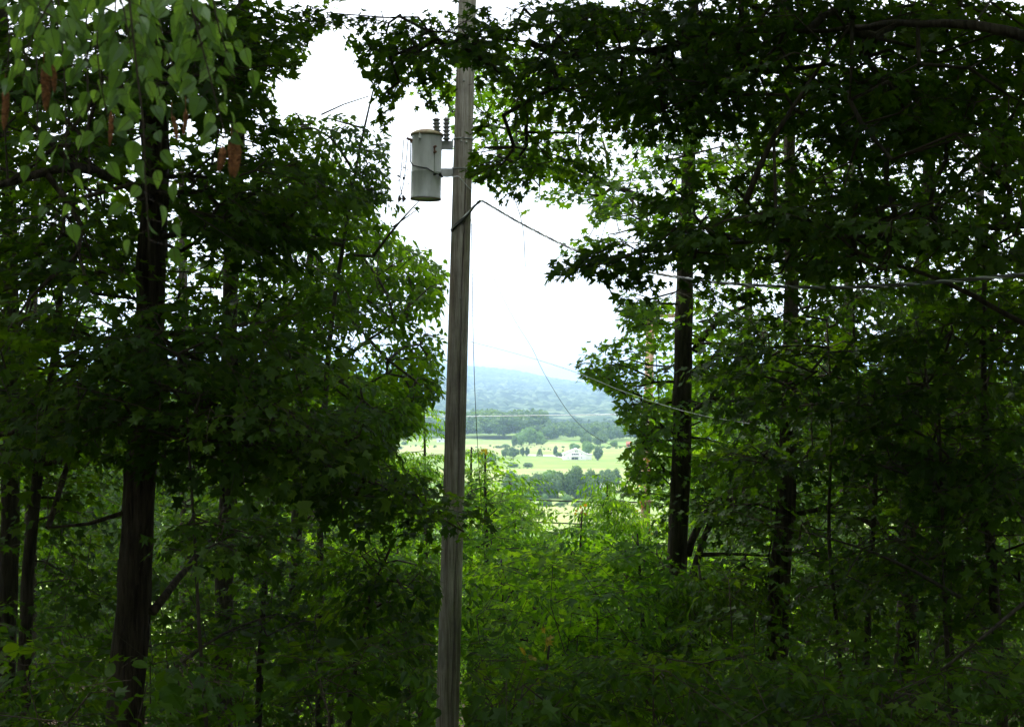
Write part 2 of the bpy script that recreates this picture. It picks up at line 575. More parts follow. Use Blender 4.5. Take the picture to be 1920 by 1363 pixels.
def keep_mask(p, rng, jit=14.0, gap=True):
    x, y = pix(p)
    d = p[:, 1]
    k = np.ones(len(p), bool)
    if gap:
        jx = x + rng.normal(0, jit, len(x))
        jy = y + rng.normal(0, jit, len(x))
        k &= ~(in_poly(jx, jy, GAP) & (d > 1))
    for x0, x1, y0, y1, dm, pr in CLEAR:
        k &= ~((x > x0 - 4) & (x < x1 + 4) & (y > y0) & (y < y1) & (d < dm) & (rng.random(len(x)) < pr))
    return k


def thin_mask(p, rng):
    x, y = pix(p)
    k = ~((y < 700) & (y > -60) & (rng.random(len(x)) < np.where(p[:, 1] > 27, 0.50, np.where(p[:, 1] > 14, THIN_FAR, THIN_NEAR))))
    for cx, cy_, rx, ry, pr in THIN:
        ins = ((x - cx) / rx) ** 2 + ((y - cy_) / ry) ** 2 < 1
        k &= ~(ins & (rng.random(len(x)) < pr))
    return k


def add_sprays(acc, kind, pos, yaw, pitch, roll, scale, rng, gap=True, leafkeep=1.0):
    pos = np.asarray(pos)
    var = rng.integers(0, 8, len(pos))
    for v_ in range(8):
        ids = np.nonzero(var == v_)[0]
        if len(ids) == 0:
            continue
        sp = SPR[kind][v_]
        Rm = np.array([rot(yaw[i], pitch[i], roll[i]) * scale[i] for i in ids])       # (k,3,3)
        V = np.einsum('kij,nj->kni', Rm, sp.V) + pos[ids][:, None]
        Cn = np.einsum('kij,nj->kni', Rm, sp.Cn) + pos[ids][:, None]
        nl = Cn.shape[1]
        keep = keep_mask(Cn.reshape(-1, 3), rng, 7.0, gap).reshape(len(ids), nl)
        if leafkeep < 1:
            keep &= rng.random(keep.shape) < leafkeep
        rn = np.clip(rng.random((len(ids), 1)) * 0.5 + rng.random((len(ids), nl)) * 0.5, 0, 1)
        nv = V.shape[1]
        F_ = sp.F[None] + (np.arange(len(ids)) * nv)[:, None, None]
        kt = keep[:, sp.L]
        rt = rn[:, sp.L]
        mt = np.broadcast_to(sp.M[None], kt.shape)
        F_, rt, mt = F_[kt], rt[kt], mt[kt]
        if len(F_) == 0:
            continue
        used, inv = np.unique(F_, return_inverse=True)
        acc.v.append(V.reshape(-1, 3)[used])
        acc.f.append(inv.reshape(-1, 3) + acc.n)
        acc.m.append(mt.astype(int))
        acc.r.append(rt)
        acc.s.append(np.zeros(len(F_), bool))
        acc.n += len(used)


def sample_blobs(blobs, rng, dens=1.0, gap=True, thin=True):
    out_ = []
    for (px, py, d, rx, ry, rd, n) in blobs:
        n = int(n * dens)
        u = rng.normal(size=(n, 3))
        u /= np.linalg.norm(u, axis=1)[:, None]
        u *= rng.random(n)[:, None] ** 0.40
        out_ += [tuple(P(px + a * rx, py + c * ry, max(2.0, d + b * rd))) for a, b, c in u]
    p = np.array(out_)
    k = keep_mask(p, rng, 18, gap)
    if thin:
        k &= thin_mask(p, rng)
    return p[k]


def skeleton(trunk_nodes, pts, rng, r0=0.0045, bend=0.12, maxr=0.07, step=0.45, pathw=0.35):
    """connect every spray to the nearest wood; returns segments (a, b, ra, rb) and for every spray the direction its twig grows"""
    tn = np.asarray(trunk_nodes, float)
    nodes_ = [tuple(p) for p in tn]
    par = [-1] * len(nodes_)
    path = [0.0] * len(nodes_)
    arr = np.zeros((len(nodes_) + len(pts) * 12 + 10, 3))
    arr[:len(nodes_)] = tn
    pl = np.zeros(len(arr))
    nn = len(nodes_)
    d0 = np.min(np.linalg.norm(pts[:, None] - tn[None], axis=2), axis=1)
    tips = np.zeros(len(pts), int)
    dirs = np.zeros((len(pts), 3))
    parent = np.full(len(arr), -1)
    for i in np.argsort(d0):
        p = pts[i]
        dd = arr[:nn] - p
        dist = np.linalg.norm(dd, axis=1)
        steep = np.clip(dd[:, 2], 0, None)           # prefer to rise from wood lower down
        j = int(np.argmin(dist + pathw * pl[:nn] + 0.5 * steep))
        a = arr[j].copy()
        L = dist[j]
        k = max(1, min(10, int(L / step)))
        pr = j
        off = rng.normal(0, bend * L, 3)
        for q in range(1, k + 1):
            t = q / k
            pt = a + (p - a) * t + off * math.sin(math.pi * t) + np.array([0, 0, 0.10 * L * math.sin(math.pi * t)])
            arr[nn] = pt
            parent[nn] = pr
            pl[nn] = pl[pr] + np.linalg.norm(pt - arr[pr])
            pr = nn
            nn += 1
        tips[i] = pr
        dv = arr[pr] - arr[parent[pr]]
        dirs[i] = dv / (np.linalg.norm(dv) + 1e-9)
    cnt = np.zeros(nn)
    np.add.at(cnt, tips, 1)
    for q in range(nn - 1, len(tn) - 1, -1):
        cnt[parent[q]] += cnt[q]
    rad = np.minimum(maxr, r0 * np.sqrt(cnt + 0.3))
    segs = []
    for q in range(len(tn), nn):
        pq = parent[q]
        ra = rad[q] * 1.08 if pq < len(tn) else min(rad[pq], rad[q] * 1.5)
        segs.append((arr[pq], arr[q], ra, rad[q]))
    return segs, dirs


def add_segs(acc, segs, mat=0, n=5, minr=0.0, gap=True, rng=None):
    if not segs:
        return
    A = np.array([s[0] for s in segs])
    B = np.array([s[1] for s in segs])
    ra = np.array([s[2] for s in segs])
    rb = np.array([s[3] for s in segs])
    k = rb > minr
    if gap and rng is not None:
        k &= (keep_mask((A + B) / 2, rng, 2) & keep_mask(A, rng, 2) & keep_mask(B, rng, 2) & keep_mask(A * .75 + B * .25, rng, 2) & keep_mask(A * .25 + B * .75, rng, 2)) | (ra > 0.03)
    A, B, ra, rb = A[k], B[k], ra[k], rb[k]
    if len(A) == 0:
        return
    D = B - A
    D /= np.linalg.norm(D, axis=1)[:, None] + 1e-9
    U = np.cross(D, np.array([0.13, 0.31, 0.94]))
    U /= np.linalg.norm(U, axis=1)[:, None] + 1e-9
    W = np.cross(D, U)
    th = np.linspace(0, 2 * math.pi, n, endpoint=False)
    ring = np.cos(th)[None, :, None] * U[:, None] + np.sin(th)[None, :, None] * W[:, None]
    V = np.concatenate([A[:, None] + ra[:, None, None] * ring, B[:, None] + rb[:, None, None] * ring + (D * rb[:, None] * .3)[:, None]], 1).reshape(-1, 3)
    j = np.arange(n)
    j2 = (j + 1) % n
    f = np.concatenate([np.stack([j, j2, n + j2], -1), np.stack([j, n + j2, n + j], -1)])
    Fa = (f[None] + (np.arange(len(A)) * 2 * n)[:, None, None]).reshape(-1, 3)
    acc.add(V, Fa, mat, 0.5, True)


def interp_path(pts, step=0.3):
    pts = np.array([tuple(p) for p in pts], float)
    seg = np.linalg.norm(np.diff(pts, axis=0), axis=1)
    s = np.concatenate([[0], np.cumsum(seg)])
    n = max(2, int(s[-1] / step))
    q = np.linspace(0, s[-1], n)
    # smooth the kinks a little
    o = np.stack([np.interp(q, s, pts[:, k]) for k in range(3)], 1)
    for _ in range(3):
        o[1:-1] = 0.25 * o[:-2] + 0.5 * o[1:-1] + 0.25 * o[2:]
    return o, q, s


def tree(name, label, cat, trunk, d, blobs, kind='maple', leaf=None, bark=None, dens=1.0, seed=1, limbs=(), scale=1.0,
         crown_from=2.0, extra_nodes=(), group=None, thin=True, droop=0.15, leafkeep=1.0, shag=False, gap=True, big=()):
    """trunk: (px, py, width px) from the bottom up at distance d; blobs: ellipsoids that hold the sprays"""
    rng = np.random.default_rng(seed)
    leaf = leaf or L_MAPLE
    bark = bark or BARK
    pts = [P(px, py, d) for px, py, w_ in trunk]
    rad = [w_ / 2 / F * d for px, py, w_ in trunk]
    bx, by = pts[0].x, pts[0].y
    gz = float(ground_z(bx, by))
    if pts[0].z > gz:
        pts = [Vector((bx, by, gz - 0.3))] + pts
        rad = [rad[0] * 1.25] + rad
    o, q, s = interp_path(pts, 0.25)
    rr = np.interp(q, s, rad)
    root = empty(name, (bx, by, gz), label, cat, group)
    ta = Acc()
    wob = np.cumsum(rng.normal(0, 0.006, (len(o), 3)), axis=0)
    wob -= np.linspace(0, 1, len(o))[:, None] * wob[-1]
    o = o + wob * (rr.max() / 0.15)
    nseg = 20 if rr.max() > 0.08 else 10
    ta.tube(o, rr, nseg, jitter=0.05 if not shag else 0.07, rng=rng)
    if shag:                                              # loose plates of bark lifting off the trunk
        for _ in range(150):
            i = rng.integers(1, len(o) - 3)
            a = rng.uniform(0, 2 * math.pi)
            ln = rng.uniform(0.12, 0.4)
            wd = rng.uniform(0.02, 0.05)
            r_ = rr[i] * 1.02
            M = Matrix.Translation(Vector(o[i])) @ Matrix.Rotation(a, 4, 'Z') @ Matrix.Translation((r_ + 0.004, 0, 0)) @ Matrix.Rotation(rng.choice([-1, 1]) * rng.uniform(0.03, 0.14), 4, 'Y')
            ta.box((0.008, wd, ln), M)
    tn = [p for p in o if p[2] > gz + crown_from]
    for lm in limbs:                                      # limbs drawn by hand: (px, py, d, width px)
        lp = [P(a, b, c) for a, b, c, e in lm]
        lr = [e / 2 / F * c for a, b, c, e in lm]
        lo, lq, ls = interp_path(lp, 0.2)
        lo = lo + rng.normal(0, 0.008, lo.shape)
        ta.tube(lo, np.interp(lq, ls, lr), 8, jitter=0.04, rng=rng)
        tn += list(lo[2:])
    pp = sample_blobs(blobs, rng, dens, gap, thin)
    segs, dirs = skeleton(np.array(tn), pp, rng, maxr=max(0.012, rr.max() * 0.22))
    add_segs(ta, segs, 0, 5, 0.0085, gap, rng)
    tr = ta.build('trunk', bark, root)
    ca = Acc()
    add_segs(ca, [x for x in segs if x[3] <= 0.0085], 1, 3, 0, gap, rng)
    yaw = np.arctan2(dirs[:, 1], dirs[:, 0]) + rng.normal(0, 0.5, len(pp))
    pitch = rng.normal(droop, 0.22, len(pp))
    roll = rng.normal(0, 0.25, len(pp))
    sc_ = scale * rng.uniform(0.85, 1.25, len(pp))
    add_sprays(ca, kind, pp, yaw, pitch, roll, sc_, rng, gap, leafkeep)
    if big:                                               # the part of the crown above the frame
        p2 = sample_blobs(big, rng, dens * 2.0, False, False)
        qx, qy = pix(p2)
        p2 = p2[qy < -1.3 * F / p2[:, 1]]
        n2 = len(p2)
        add_sprays(ca, 'maple_big', p2, rng.uniform(0, 6.28, n2), rng.normal(0.1, 0.2, n2), rng.normal(0, 0.2, n2), rng.uniform(1.2, 1.7, n2), rng, False)
    ca.build('crown', [leaf, TWIG], root)
    return root

# ------------------------------------------------------------------ structure: ground, hills
def axis(lst):
    o = []
    for a, b, n in lst:
        o += list(np.linspace(a, b, n, endpoint=False))
    o.append(lst[-1][1])
    return np.array(o)


def sheet(name, X, Y, Z, mat):
    nx, ny = len(X[0]), len(X)
    v = np.stack([X, Y, Z], -1).reshape(-1, 3)
    i = np.arange(ny - 1)[:, None] * nx
    j = np.arange(nx - 1)[None]
    q = np.stack([i + j, i + j + 1, i + nx + j + 1, i + nx + j], -1).reshape(-1, 4)
    a = Acc()
    a.add(v, np.concatenate([q[:, [0, 1, 2]], q[:, [0, 2, 3]]]), 0, 0.5, True)
    return a.build(name, mat)


def ground_mat():
    m, t = nodes('ground')
    geo = N(t, 'ShaderNodeNewGeometry')
    sep = N(t, 'ShaderNodeSeparateXYZ')
    t.links.new(geo.outputs['Position'], sep.inputs[0])
    # fields: long parcels across the valley
    mp = N(t, 'ShaderNodeMapping')
    mp.inputs['Scale'].default_value = (1 / 420, 1 / 130, 0)
    mp.inputs['Rotation'].default_value = (0, 0, R(4))
    t.links.new(geo.outputs['Position'], mp.inputs[0])
    vo = N(t, 'ShaderNodeTexVoronoi', Scale=1.0)
    t.links.new(mp.outputs[0], vo.inputs['Vector'])
    field = ramp(t, vo.outputs['Color'], [(0.1, (0.16, 0.26, 0.075)), (0.4, (0.26, 0.34, 0.11)), (0.65, (0.33, 0.36, 0.16)), (0.9, (0.19, 0.30, 0.09))])
    nz = N(t, 'ShaderNodeTexNoise', Scale=0.03, Detail=6.0, Roughness=0.7)
    t.links.new(geo.outputs['Position'], nz.inputs['Vector'])
    mu = N(t, 'ShaderNodeMix', data_type='RGBA', blend_type='MULTIPLY')
    mu.inputs[0].default_value = 1
    t.links.new(field, mu.inputs[6])
    t.links.new(ramp(t, nz.outputs['Fac'], [(0.35, (0.75, 0.85, 0.8)), (0.6, (1.1, 1.08, 1.05))]), mu.inputs[7])
    litter_n = N(t, 'ShaderNodeTexNoise', Scale=3.0, Detail=6.0)
    t.links.new(geo.outputs['Position'], litter_n.inputs['Vector'])
    litter = ramp(t, litter_n.outputs['Fac'], [(0.35, (0.03, 0.022, 0.012)), (0.6, (0.07, 0.05, 0.03)), (0.8, (0.04, 0.07, 0.02))])
    mr = N(t, 'ShaderNodeMapRange')
    mr.inputs[1].default_value = 200
    mr.inputs[2].default_value = 230
    t.links.new(sep.outputs['Y'], mr.inputs[0])
    mi = N(t, 'ShaderNodeMix', data_type='RGBA')
    t.links.new(mr.outputs[0], mi.inputs[0])
    t.links.new(litter, mi.inputs[6])
    t.links.new(mu.outputs[2], mi.inputs[7])
    mr2 = N(t, 'ShaderNodeMapRange')                      # woodland floor beyond the fields
    mr2.inputs[1].default_value = 1430
    mr2.inputs[2].default_value = 1480
    t.links.new(sep.outputs['Y'], mr2.inputs[0])
    mj = N(t, 'ShaderNodeMix', data_type='RGBA')
    t.links.new(mr2.outputs[0], mj.inputs[0])
    t.links.new(mi.outputs[2], mj.inputs[6])
    mj.inputs[7].default_value = (0.035, 0.06, 0.03, 1)
    mi = mj
    b = N(t, 'ShaderNodeBsdfDiffuse')
    t.links.new(mi.outputs[2], b.inputs['Color'])
    o = N(t, 'ShaderNodeOutputMaterial')
    t.links.new(b.outputs[0], o.inputs[0])
    return m


gx = axis([(-10000, -800, 22), (-800, -100, 22), (-100, 100, 50), (100, 800, 22), (800, 10000, 22)])
gy = axis([(-200, -20, 10), (-20, 60, 60), (60, 240, 50), (240, 1500, 60), (1500, 15500, 24)])
X, Y = np.meshgrid(gx, gy)
tag(sheet('ground', X, Y, ground_z(X, Y), ground_mat()), kind='structure')


def hill_mat():
    m, t = nodes('hill_forest')
    geo = N(t, 'ShaderNodeNewGeometry')
    vo = N(t, 'ShaderNodeTexVoronoi', Scale=0.035)
    t.links.new(geo.outputs['Position'], vo.inputs['Vector'])
    nz = N(t, 'ShaderNodeTexNoise', Scale=0.003, Detail=6.0)
    t.links.new(geo.outputs['Position'], nz.inputs['Vector'])
    col = ramp(t, vo.outputs['Color'], [(0.1, (0.02, 0.04, 0.03)), (0.5, (0.07, 0.11, 0.07)), (0.9, (0.17, 0.22, 0.13))])
    mu = N(t, 'ShaderNodeMix', data_type='RGBA', blend_type='MULTIPLY')
    mu.inputs[0].default_value = 0.9
    t.links.new(col, mu.inputs[6])
    t.links.new(ramp(t, nz.outputs['Fac'], [(0.4, (0.8, 0.85, 0.85)), (0.62, (1.2, 1.15, 1.1))]), mu.inputs[7])
    b = N(t, 'ShaderNodeBsdfDiffuse')
    t.links.new(mu.outputs[2], b.inputs['Color'])
    o = N(t, 'ShaderNodeOutputMaterial')
    t.links.new(b.outputs[0], o.inputs[0])
    return m


def vnoise(x, y, seed):
    r = np.random.default_rng(seed).random((256, 256))
    xi, yi = np.floor(x).astype(int), np.floor(y).astype(int)
    fx, fy = x - xi, y - yi
    fx, fy = fx * fx * (3 - 2 * fx), fy * fy * (3 - 2 * fy)
    g = lambda a, b: r[a % 256, b % 256]
    return (g(xi, yi) * (1 - fx) + g(xi + 1, yi) * fx) * (1 - fy) + (g(xi, yi + 1) * (1 - fx) + g(xi + 1, yi + 1) * fx) * fy


hx = axis([(-5400, -800, 200), (-800, 1400, 330), (1400, 5400, 160)])
hy = axis([(2000, 9300, 420), (9300, 13500, 25)])
X, Y = np.meshgrid(hx, hy)
ridge_px = np.array([-400, 300, 700, 820, 900, 1000, 1100, 1200, 1400, 1700, 2300])
ridge_py = np.array([712, 700, 688, 684, 690, 703, 722, 742, 750, 742, 730])
rpx = 960 + X / 9300 * F
rz = EYE.z + (740 - np.interp(rpx, ridge_px, ridge_py)) / F * 9300
t_ = np.clip((Y - 2000) / 7300, 0, 1)
prof = t_ ** 1.25
back = np.clip((Y - 9300) / 4200, 0, 1)
Z = -41 + (rz + 41) * prof * (1 - back ** 2)
Z += (vnoise(X / 520, Y / 700, 1) - 0.5) * 24 * np.clip(t_ * 2.5, 0, 1) * (1 - 0.5 * t_)
Z += (vnoise(X / 160, Y / 230, 2) - 0.5) * 12 * np.clip(t_ * 4, 0, 1)
Z += (np.abs(vnoise(X / 19, Y / 36, 3) - 0.5) * 2) ** 0.8 * 15 * np.clip(t_ * 6 + .3, 0, 1)
tag(sheet('hills', X, Y, Z, hill_mat()), kind='structure')

# ------------------------------------------------------------------ valley trees
def far_crown(acc, c, rx, rz_, rng, n, mat=0, leafsize=0.5, cone=False, squash=1.0):
    """a crown of leaf clumps spread through an uneven volume"""
    k = 9
    lob = rng.normal(size=(k, 3))
    lob /= np.linalg.norm(lob, axis=1)[:, None]
    lob[:, 2] = lob[:, 2] * 0.9
    lc = lob * np.array([rx, rx, rz_]) * 0.5
    ls = rng.uniform(0.35, 0.58, k)
    w_ = rng.integers(0, k, n)
    u = rng.normal(size=(n, 3))
    u /= np.linalg.norm(u, axis=1)[:, None]
    u *= rng.uniform(0.65, 1.05, n)[:, None]
    p = lc[w_] + u * ls[w_][:, None] * np.array([rx, rx, rz_])
    if cone:
        p[:, 2] = rng.uniform(-rz_, rz_, n)
        rr_ = (1 - (p[:, 2] + rz_) / (2 * rz_)) * rx * rng.uniform(0.5, 1.05, n) + 0.1
        a_ = rng.uniform(0, 6.28, n)
        p[:, 0], p[:, 1] = rr_ * np.cos(a_), rr_ * np.sin(a_)
    p += np.array(c)
    s = leafsize * rng.uniform(0.6, 1.4, n)
    a = rng.normal(size=(n, 3))
    a /= np.linalg.norm(a, axis=1)[:, None]
    b = np.cross(a, rng.normal(size=(n, 3)))
    b /= np.linalg.norm(b, axis=1)[:, None] + 1e-9
    v = np.stack([p - a * s[:, None], p + b * s[:, None] * 0.6, p + a * s[:, None], p - b * s[:, None] * 0.6], 1).reshape(-1, 3)
    i = np.arange(n)[:, None] * 4
    f = np.concatenate([i + np.array([[0, 1, 2]]), i + np.array([[0, 2, 3]])])
    rn = rng.random(n) * 0.5 + rng.random(k)[w_] * 0.5
    acc.add(v, f, mat, np.concatenate([rn, rn]))
    # dark inner mass so that the crown is not see-through
    th = np.linspace(0, 2 * math.pi, 9)[:-1]
    for q in range(k):
        M = Matrix.Translation(Vector(lc[q]) + Vector(c)) @ Matrix.Diagonal((rx * ls[q] * .8, rx * ls[q] * .8, rz_ * ls[q] * .8, 1))
        if not cone:
            acc.lathe([(0.01, -1), (0.7, -0.7), (1, 0), (0.7, 0.7), (0.01, 1)], M, 8, mat)


FT = {}


def field_tree_mesh(kind):
    rng = np.random.default_rng(hash(kind) % 1000 if False else {'round': 3, 'tall': 4, 'bush': 5, 'light': 6, 'conifer': 8}[kind])
    ca, ta = Acc(), Acc()
    if kind == 'round':
        far_crown(ca, (0, 0, 0.52), 0.46, 0.52, rng, 2200, leafsize=0.04)
        hgt = 0.5
    elif kind == 'tall':
        far_crown(ca, (0, 0, 0.52), 0.34, 0.54, rng, 2000, leafsize=0.038)
        hgt = 0.6
    elif kind == 'light':
        far_crown(ca, (0, 0, 0.50), 0.48, 0.52, rng, 2200, leafsize=0.04)
        hgt = 0.5
    elif kind == 'bush':
        far_crown(ca, (0, 0, 0.45), 0.75, 0.52, rng, 1100, leafsize=0.05)
        hgt = 0.4
    else:
        far_crown(ca, (0, 0, 0.54), 0.27, 0.48, rng, 1300, leafsize=0.04, cone=True)
        hgt = 0.9
    ta.tube([(0, 0, -0.06), (0.01, 0, 0.2), (0, 0.01, hgt)], [0.03, 0.022, 0.008], 7)
    mat = L_FIELD2 if kind == 'light' else L_FIELD
    cr_ = ca.build('crown', [mat])
    tr_ = ta.build('trunk', BARK)
    me = (cr_.data, tr_.data)
    bpy.data.objects.remove(cr_)
    bpy.data.objects.remove(tr_)
    return me


def field_tree(kind, px, py_base, height_px, label, cat='tree', group=None, wide=1.0, dz=0.0):
    """stands on the valley floor where the ground meets the ray of its base"""
    if kind not in FT:
        FT[kind] = field_tree_mesh(kind)
    lo, hi = 200.0, 3000.0
    for _ in range(40):
        mid = (lo + hi) / 2
        p = P(px, py_base, mid)
        if p.z > float(ground_z(p.x, p.y)):
            lo = mid
        else:
            hi = mid
    d = lo
    p = P(px, py_base, d)
    h = height_px * 1.12 / F * d
    nm = {'bush': 'bush', 'conifer': 'conifer'}.get(kind, 'field_tree')
    r = empty(nm, (p.x, p.y, float(ground_z(p.x, p.y)) - 0.1), label, cat, group)
    r.rotation_euler = (0, 0, random.uniform(0, 6.28))
    r.scale = (h * wide, h * wide, h)
    for part, me in zip(('crown', 'trunk'), FT[kind]):
        o = bpy.data.objects.new(part, me)
        C.objects.link(o)
        o.parent = r
    return r


random.seed(5)
# trees in the river belt, nearest (y 885-935)
G1 = 'trees of the belt across the lower field'
belt = [('round', 1003, 934, 44, 1.1, 'leftmost dark round tree of the belt below the white house'), ('light', 1024, 932, 50, 1.1, 'tall pale green tree near the left end of the lower belt'),
        ('round', 1046, 934, 46, 1.0, 'dark round tree between two pale ones in the lower belt'), ('light', 1062, 930, 40, 1.0, 'pale tree in the middle of the lower belt'),
        ('tall', 1080, 935, 54, 1.2, 'tallest dark tree of the lower belt, beneath the white house'), ('round', 1097, 934, 42, 1.2, 'broad dark tree just right of the tallest in the lower belt'),
        ('tall', 1109, 932, 46, 1.0, 'upright tree at the right end of the dense lower belt'), ('light', 985, 930, 40, 1.1, 'pale tree at the left end of the lower belt, partly behind saplings'),
        ('round', 1140, 914, 32, 1.1, 'round tree between the two pale posts'), ('tall', 1155, 912, 30, 1.1, 'upright tree beside the right pale post'),
        ('round', 1128, 905, 22, 1.0, 'small tree behind the grey roofed house'), ('round', 960, 925, 40, 1.1, 'tree of the lower belt mostly hidden by the feathery sapling')]
for k, (kd, a, b, h, wd, lb) in enumerate(belt):
    field_tree(kd, a, b, h, lb, 'tree', G1, wd)
for (kd, a, b, h, wd, lb) in [
        ('bush', 1023, 949, 17, 1.1, 'pale round bush on the field edge in front of the tree belt, left one'),
        ('light', 1064, 946, 20, 1.1, 'small pale tree on the field edge in front of the tree belt'),
        ('bush', 1050, 948, 10, 1.5, 'low dark hedge bush between the two pale bushes below the belt'),
        ('bush', 1082, 949, 10, 1.6, 'low green bush right of the small pale field edge tree'),
        ('tall', 1121, 863, 24, 1.1, 'dark oval tree just right of the white house'),
        ('light', 1104, 853, 26, 1.1, 'tall pale tree behind the right end of the white house'),
        ('light', 1078, 846, 15, 1.5, 'pale rounded tree behind the white roof'),
        ('bush', 1050, 856, 10, 1.4, 'dark low bush at the left corner of the white house'),
        ('tall', 1042, 856, 18, 0.8, 'thin sparse tree left of the white house'),
        ('conifer', 1012, 855, 12, 1.4, 'small dark cone shaped tree standing alone in the pale field'),
        ('round', 948, 858, 18, 1.2, 'dark clump tree in the field, left of the reddish pair'),
        ('round', 962, 859, 20, 1.3, 'wider dark clump tree in the field beside the reddish pair'),
        ('tall', 980, 855, 15, 0.9, 'narrow dull tree of the pair in the middle field, left'),
        ('tall', 988, 855, 15, 0.9, 'narrow dull tree of the pair in the middle field, right'),
        ('bush', 948, 839, 8, 1.6, 'low dark bush at the upper edge of the field'),
        ('bush', 936, 840, 6, 1.7, 'smallest low bush at the upper edge of the field'),
        ('tall', 964, 838, 20, 0.9, 'slim pale poplar at the left end of the wood edge clump'),
        ('light', 978, 836, 24, 1.2, 'pale tree in the wood edge clump'),
        ('light', 992, 834, 32, 1.1, 'tallest pale tree of the wood edge clump'),
        ('light', 1006, 834, 24, 1.3, 'rounded pale tree at the right of the wood edge clump'),
        ('light', 1018, 834, 14, 1.5, 'low pale tree ending the wood edge clump on the right'),
        ('bush', 990, 876, 11, 1.3, 'round green bush alone beneath the middle field'),
        ('bush', 962, 876, 11, 1.5, 'bushy green thicket left of the round green bush'),
        ('bush', 758, 834, 8, 1.3, 'small green bush in the far field left of the pole'),
        ('bush', 750, 842, 7, 1.2, 'dark little bush lower in the field left of the pole'),
        ('bush', 912, 866, 22, 1.2, 'pale green thicket just right of the pole in the field'),
        ('light', 1150, 838, 12, 1.6, 'pale shrubby tree before the dark wood on the right'),
        ('round', 1125, 838, 26, 1.2, 'soft grey green tree in front of the right wood'),
        ('round', 1100, 836, 22, 1.3, 'grey green tree at the wood edge over the white roof')]:
    field_tree(kd, a, b, h, lb, 'bush' if kd == 'bush' else 'tree', None, wd)

# the far wood: one mass
rng = np.random.default_rng(21)
fw = Acc()
tpl = []
for q in range(5):
    a = Acc()
    far_crown(a, (0, 0, 0.55), 0.42, 0.45, np.random.default_rng(40 + q), 420, leafsize=0.06)
    tpl.append((np.concatenate(a.v), np.concatenate(a.f), np.concatenate(a.r)))


def wood_row(x0, x1, y0, y1, n, hmin, hmax, wd=1.15):
    for _ in range(n):
        px = rng.uniform(x0, x1)
        d = rng.uniform(y0, y1)
        p = P(px, 740, d)
        gz = float(ground_z(p.x, d))
        h = rng.uniform(hmin, hmax)
        v, f, r_ = tpl[rng.integers(0, 5)]
        a = rng.uniform(0, 6.28)
        Rz = np.array([[math.cos(a), -math.sin(a), 0], [math.sin(a), math.cos(a), 0], [0, 0, 1]])
        fw.add((v @ Rz.T) * np.array([h * wd, h * wd, h]) + np.array([p.x, d, gz - 0.5]), f, 0, r_)


wood_row(500, 880, 1230, 1420, 90, 16, 24, 1.35)
wood_row(880, 1005, 1230, 1400, 46, 21, 29, 1.4)
wood_row(1000, 1040, 1220, 1300, 8, 12, 19, 1.3)
wood_row(1000, 1400, 1180, 1450, 200, 9, 16, 1.2)
wood_row(950, 1400, 1500, 2100, 160, 4, 7)
wood_row(0, 500, 1230, 1420, 90, 14, 22)
wood_row(1400, 1920, 1230, 1500, 90, 12, 18)
tag(fw.build('far_wood', [L_FIELD]), 'dark belt of woodland across the valley under the blue hill', 'wood', kind='stuff')

# rows of low brush along the field edges
fb = Acc()


def on_field(px, py):
    lo, hi = 200.0, 3000.0
    for _ in range(40):
        mid = (lo + hi) / 2
        q = P(px, py, mid)
        if q.z > float(ground_z(q.x, q.y)):
            lo = mid
        else:
            hi = mid
    return P(px, py, lo)


for x0, x1, y0, y1, n, h0, h1 in ((730, 1010, 836, 840, 26, 2, 5), (900, 1000, 877, 879, 16, 2, 4), (990, 1150, 946, 951, 26, 3, 7), (890, 960, 850, 872, 12, 3, 7), (1100, 1190, 838, 842, 18, 3, 7),
                                  (1150, 1230, 850, 880, 5, 2, 4), (730, 830, 848, 880, 10, 2, 5), (1010, 1060, 838, 846, 12, 3, 6), (985, 1135, 930, 937, 22, 12, 24), (1118, 1170, 922, 926, 9, 4, 9)):
    for _ in range(n):
        q = on_field(rng.uniform(x0, x1), rng.uniform(y0, y1))
        h = rng.uniform(h0, h1) / F * q.y
        v, f, r_ = tpl[rng.integers(0, 5)]
        fb.add(v * np.array([h * 1.4, h * 1.4, h]) + np.array([q.x, q.y, float(ground_z(q.x, q.y)) - .2 * h]), f, 0, r_)
tag(fb.build('field_brush', [L_FIELD2]), 'low pale brush along the edges of the valley fields', 'brush', kind='stuff')

# ------------------------------------------------------------------ valley buildings
WHITE = plain_mat('white_siding', (0.78, 0.78, 0.76), 0.7, var=0.04)
ROOFW = plain_mat('pale_roof', (0.72, 0.70, 0.70), 0.5, var=0.05)
DARKW = plain_mat('dark_window', (0.04, 0.05, 0.06), 0.15, var=0.1)
REDB = plain_mat('red_boards', (0.5, 0.12, 0.08), 0.8)
GREYR = plain_mat('grey_roof', (0.25, 0.26, 0.28), 0.7)


def on_ground(px, py):
    lo, hi = 200.0, 3000.0
    for _ in range(40):
        mid = (lo + hi) / 2
        p = P(px, py, mid)
        if p.z > float(ground_z(p.x, p.y)):
            lo = mid
        else:
            hi = mid
    return P(px, py, lo)


hp = on_ground(1081, 862)
k = 1.1 * hp.y / F                       # metres per photograph pixel at the house
house = empty('farmhouse', (hp.x, hp.y, float(ground_z(hp.x, hp.y))), 'long white gabled farmhouse in the pale field under the wood', 'house')
hz = house.location.z
wa = Acc()
y0 = hp.y
# front block whose broad gable faces the viewer, longer wing behind to the right
prof = [(-22, 0), (22, 0), (26, 8), (0, 19), (-24, 10)]
prof = [(-23, 0), (17, 0), (17, 10), (0, 18), (-23, 9.5)]


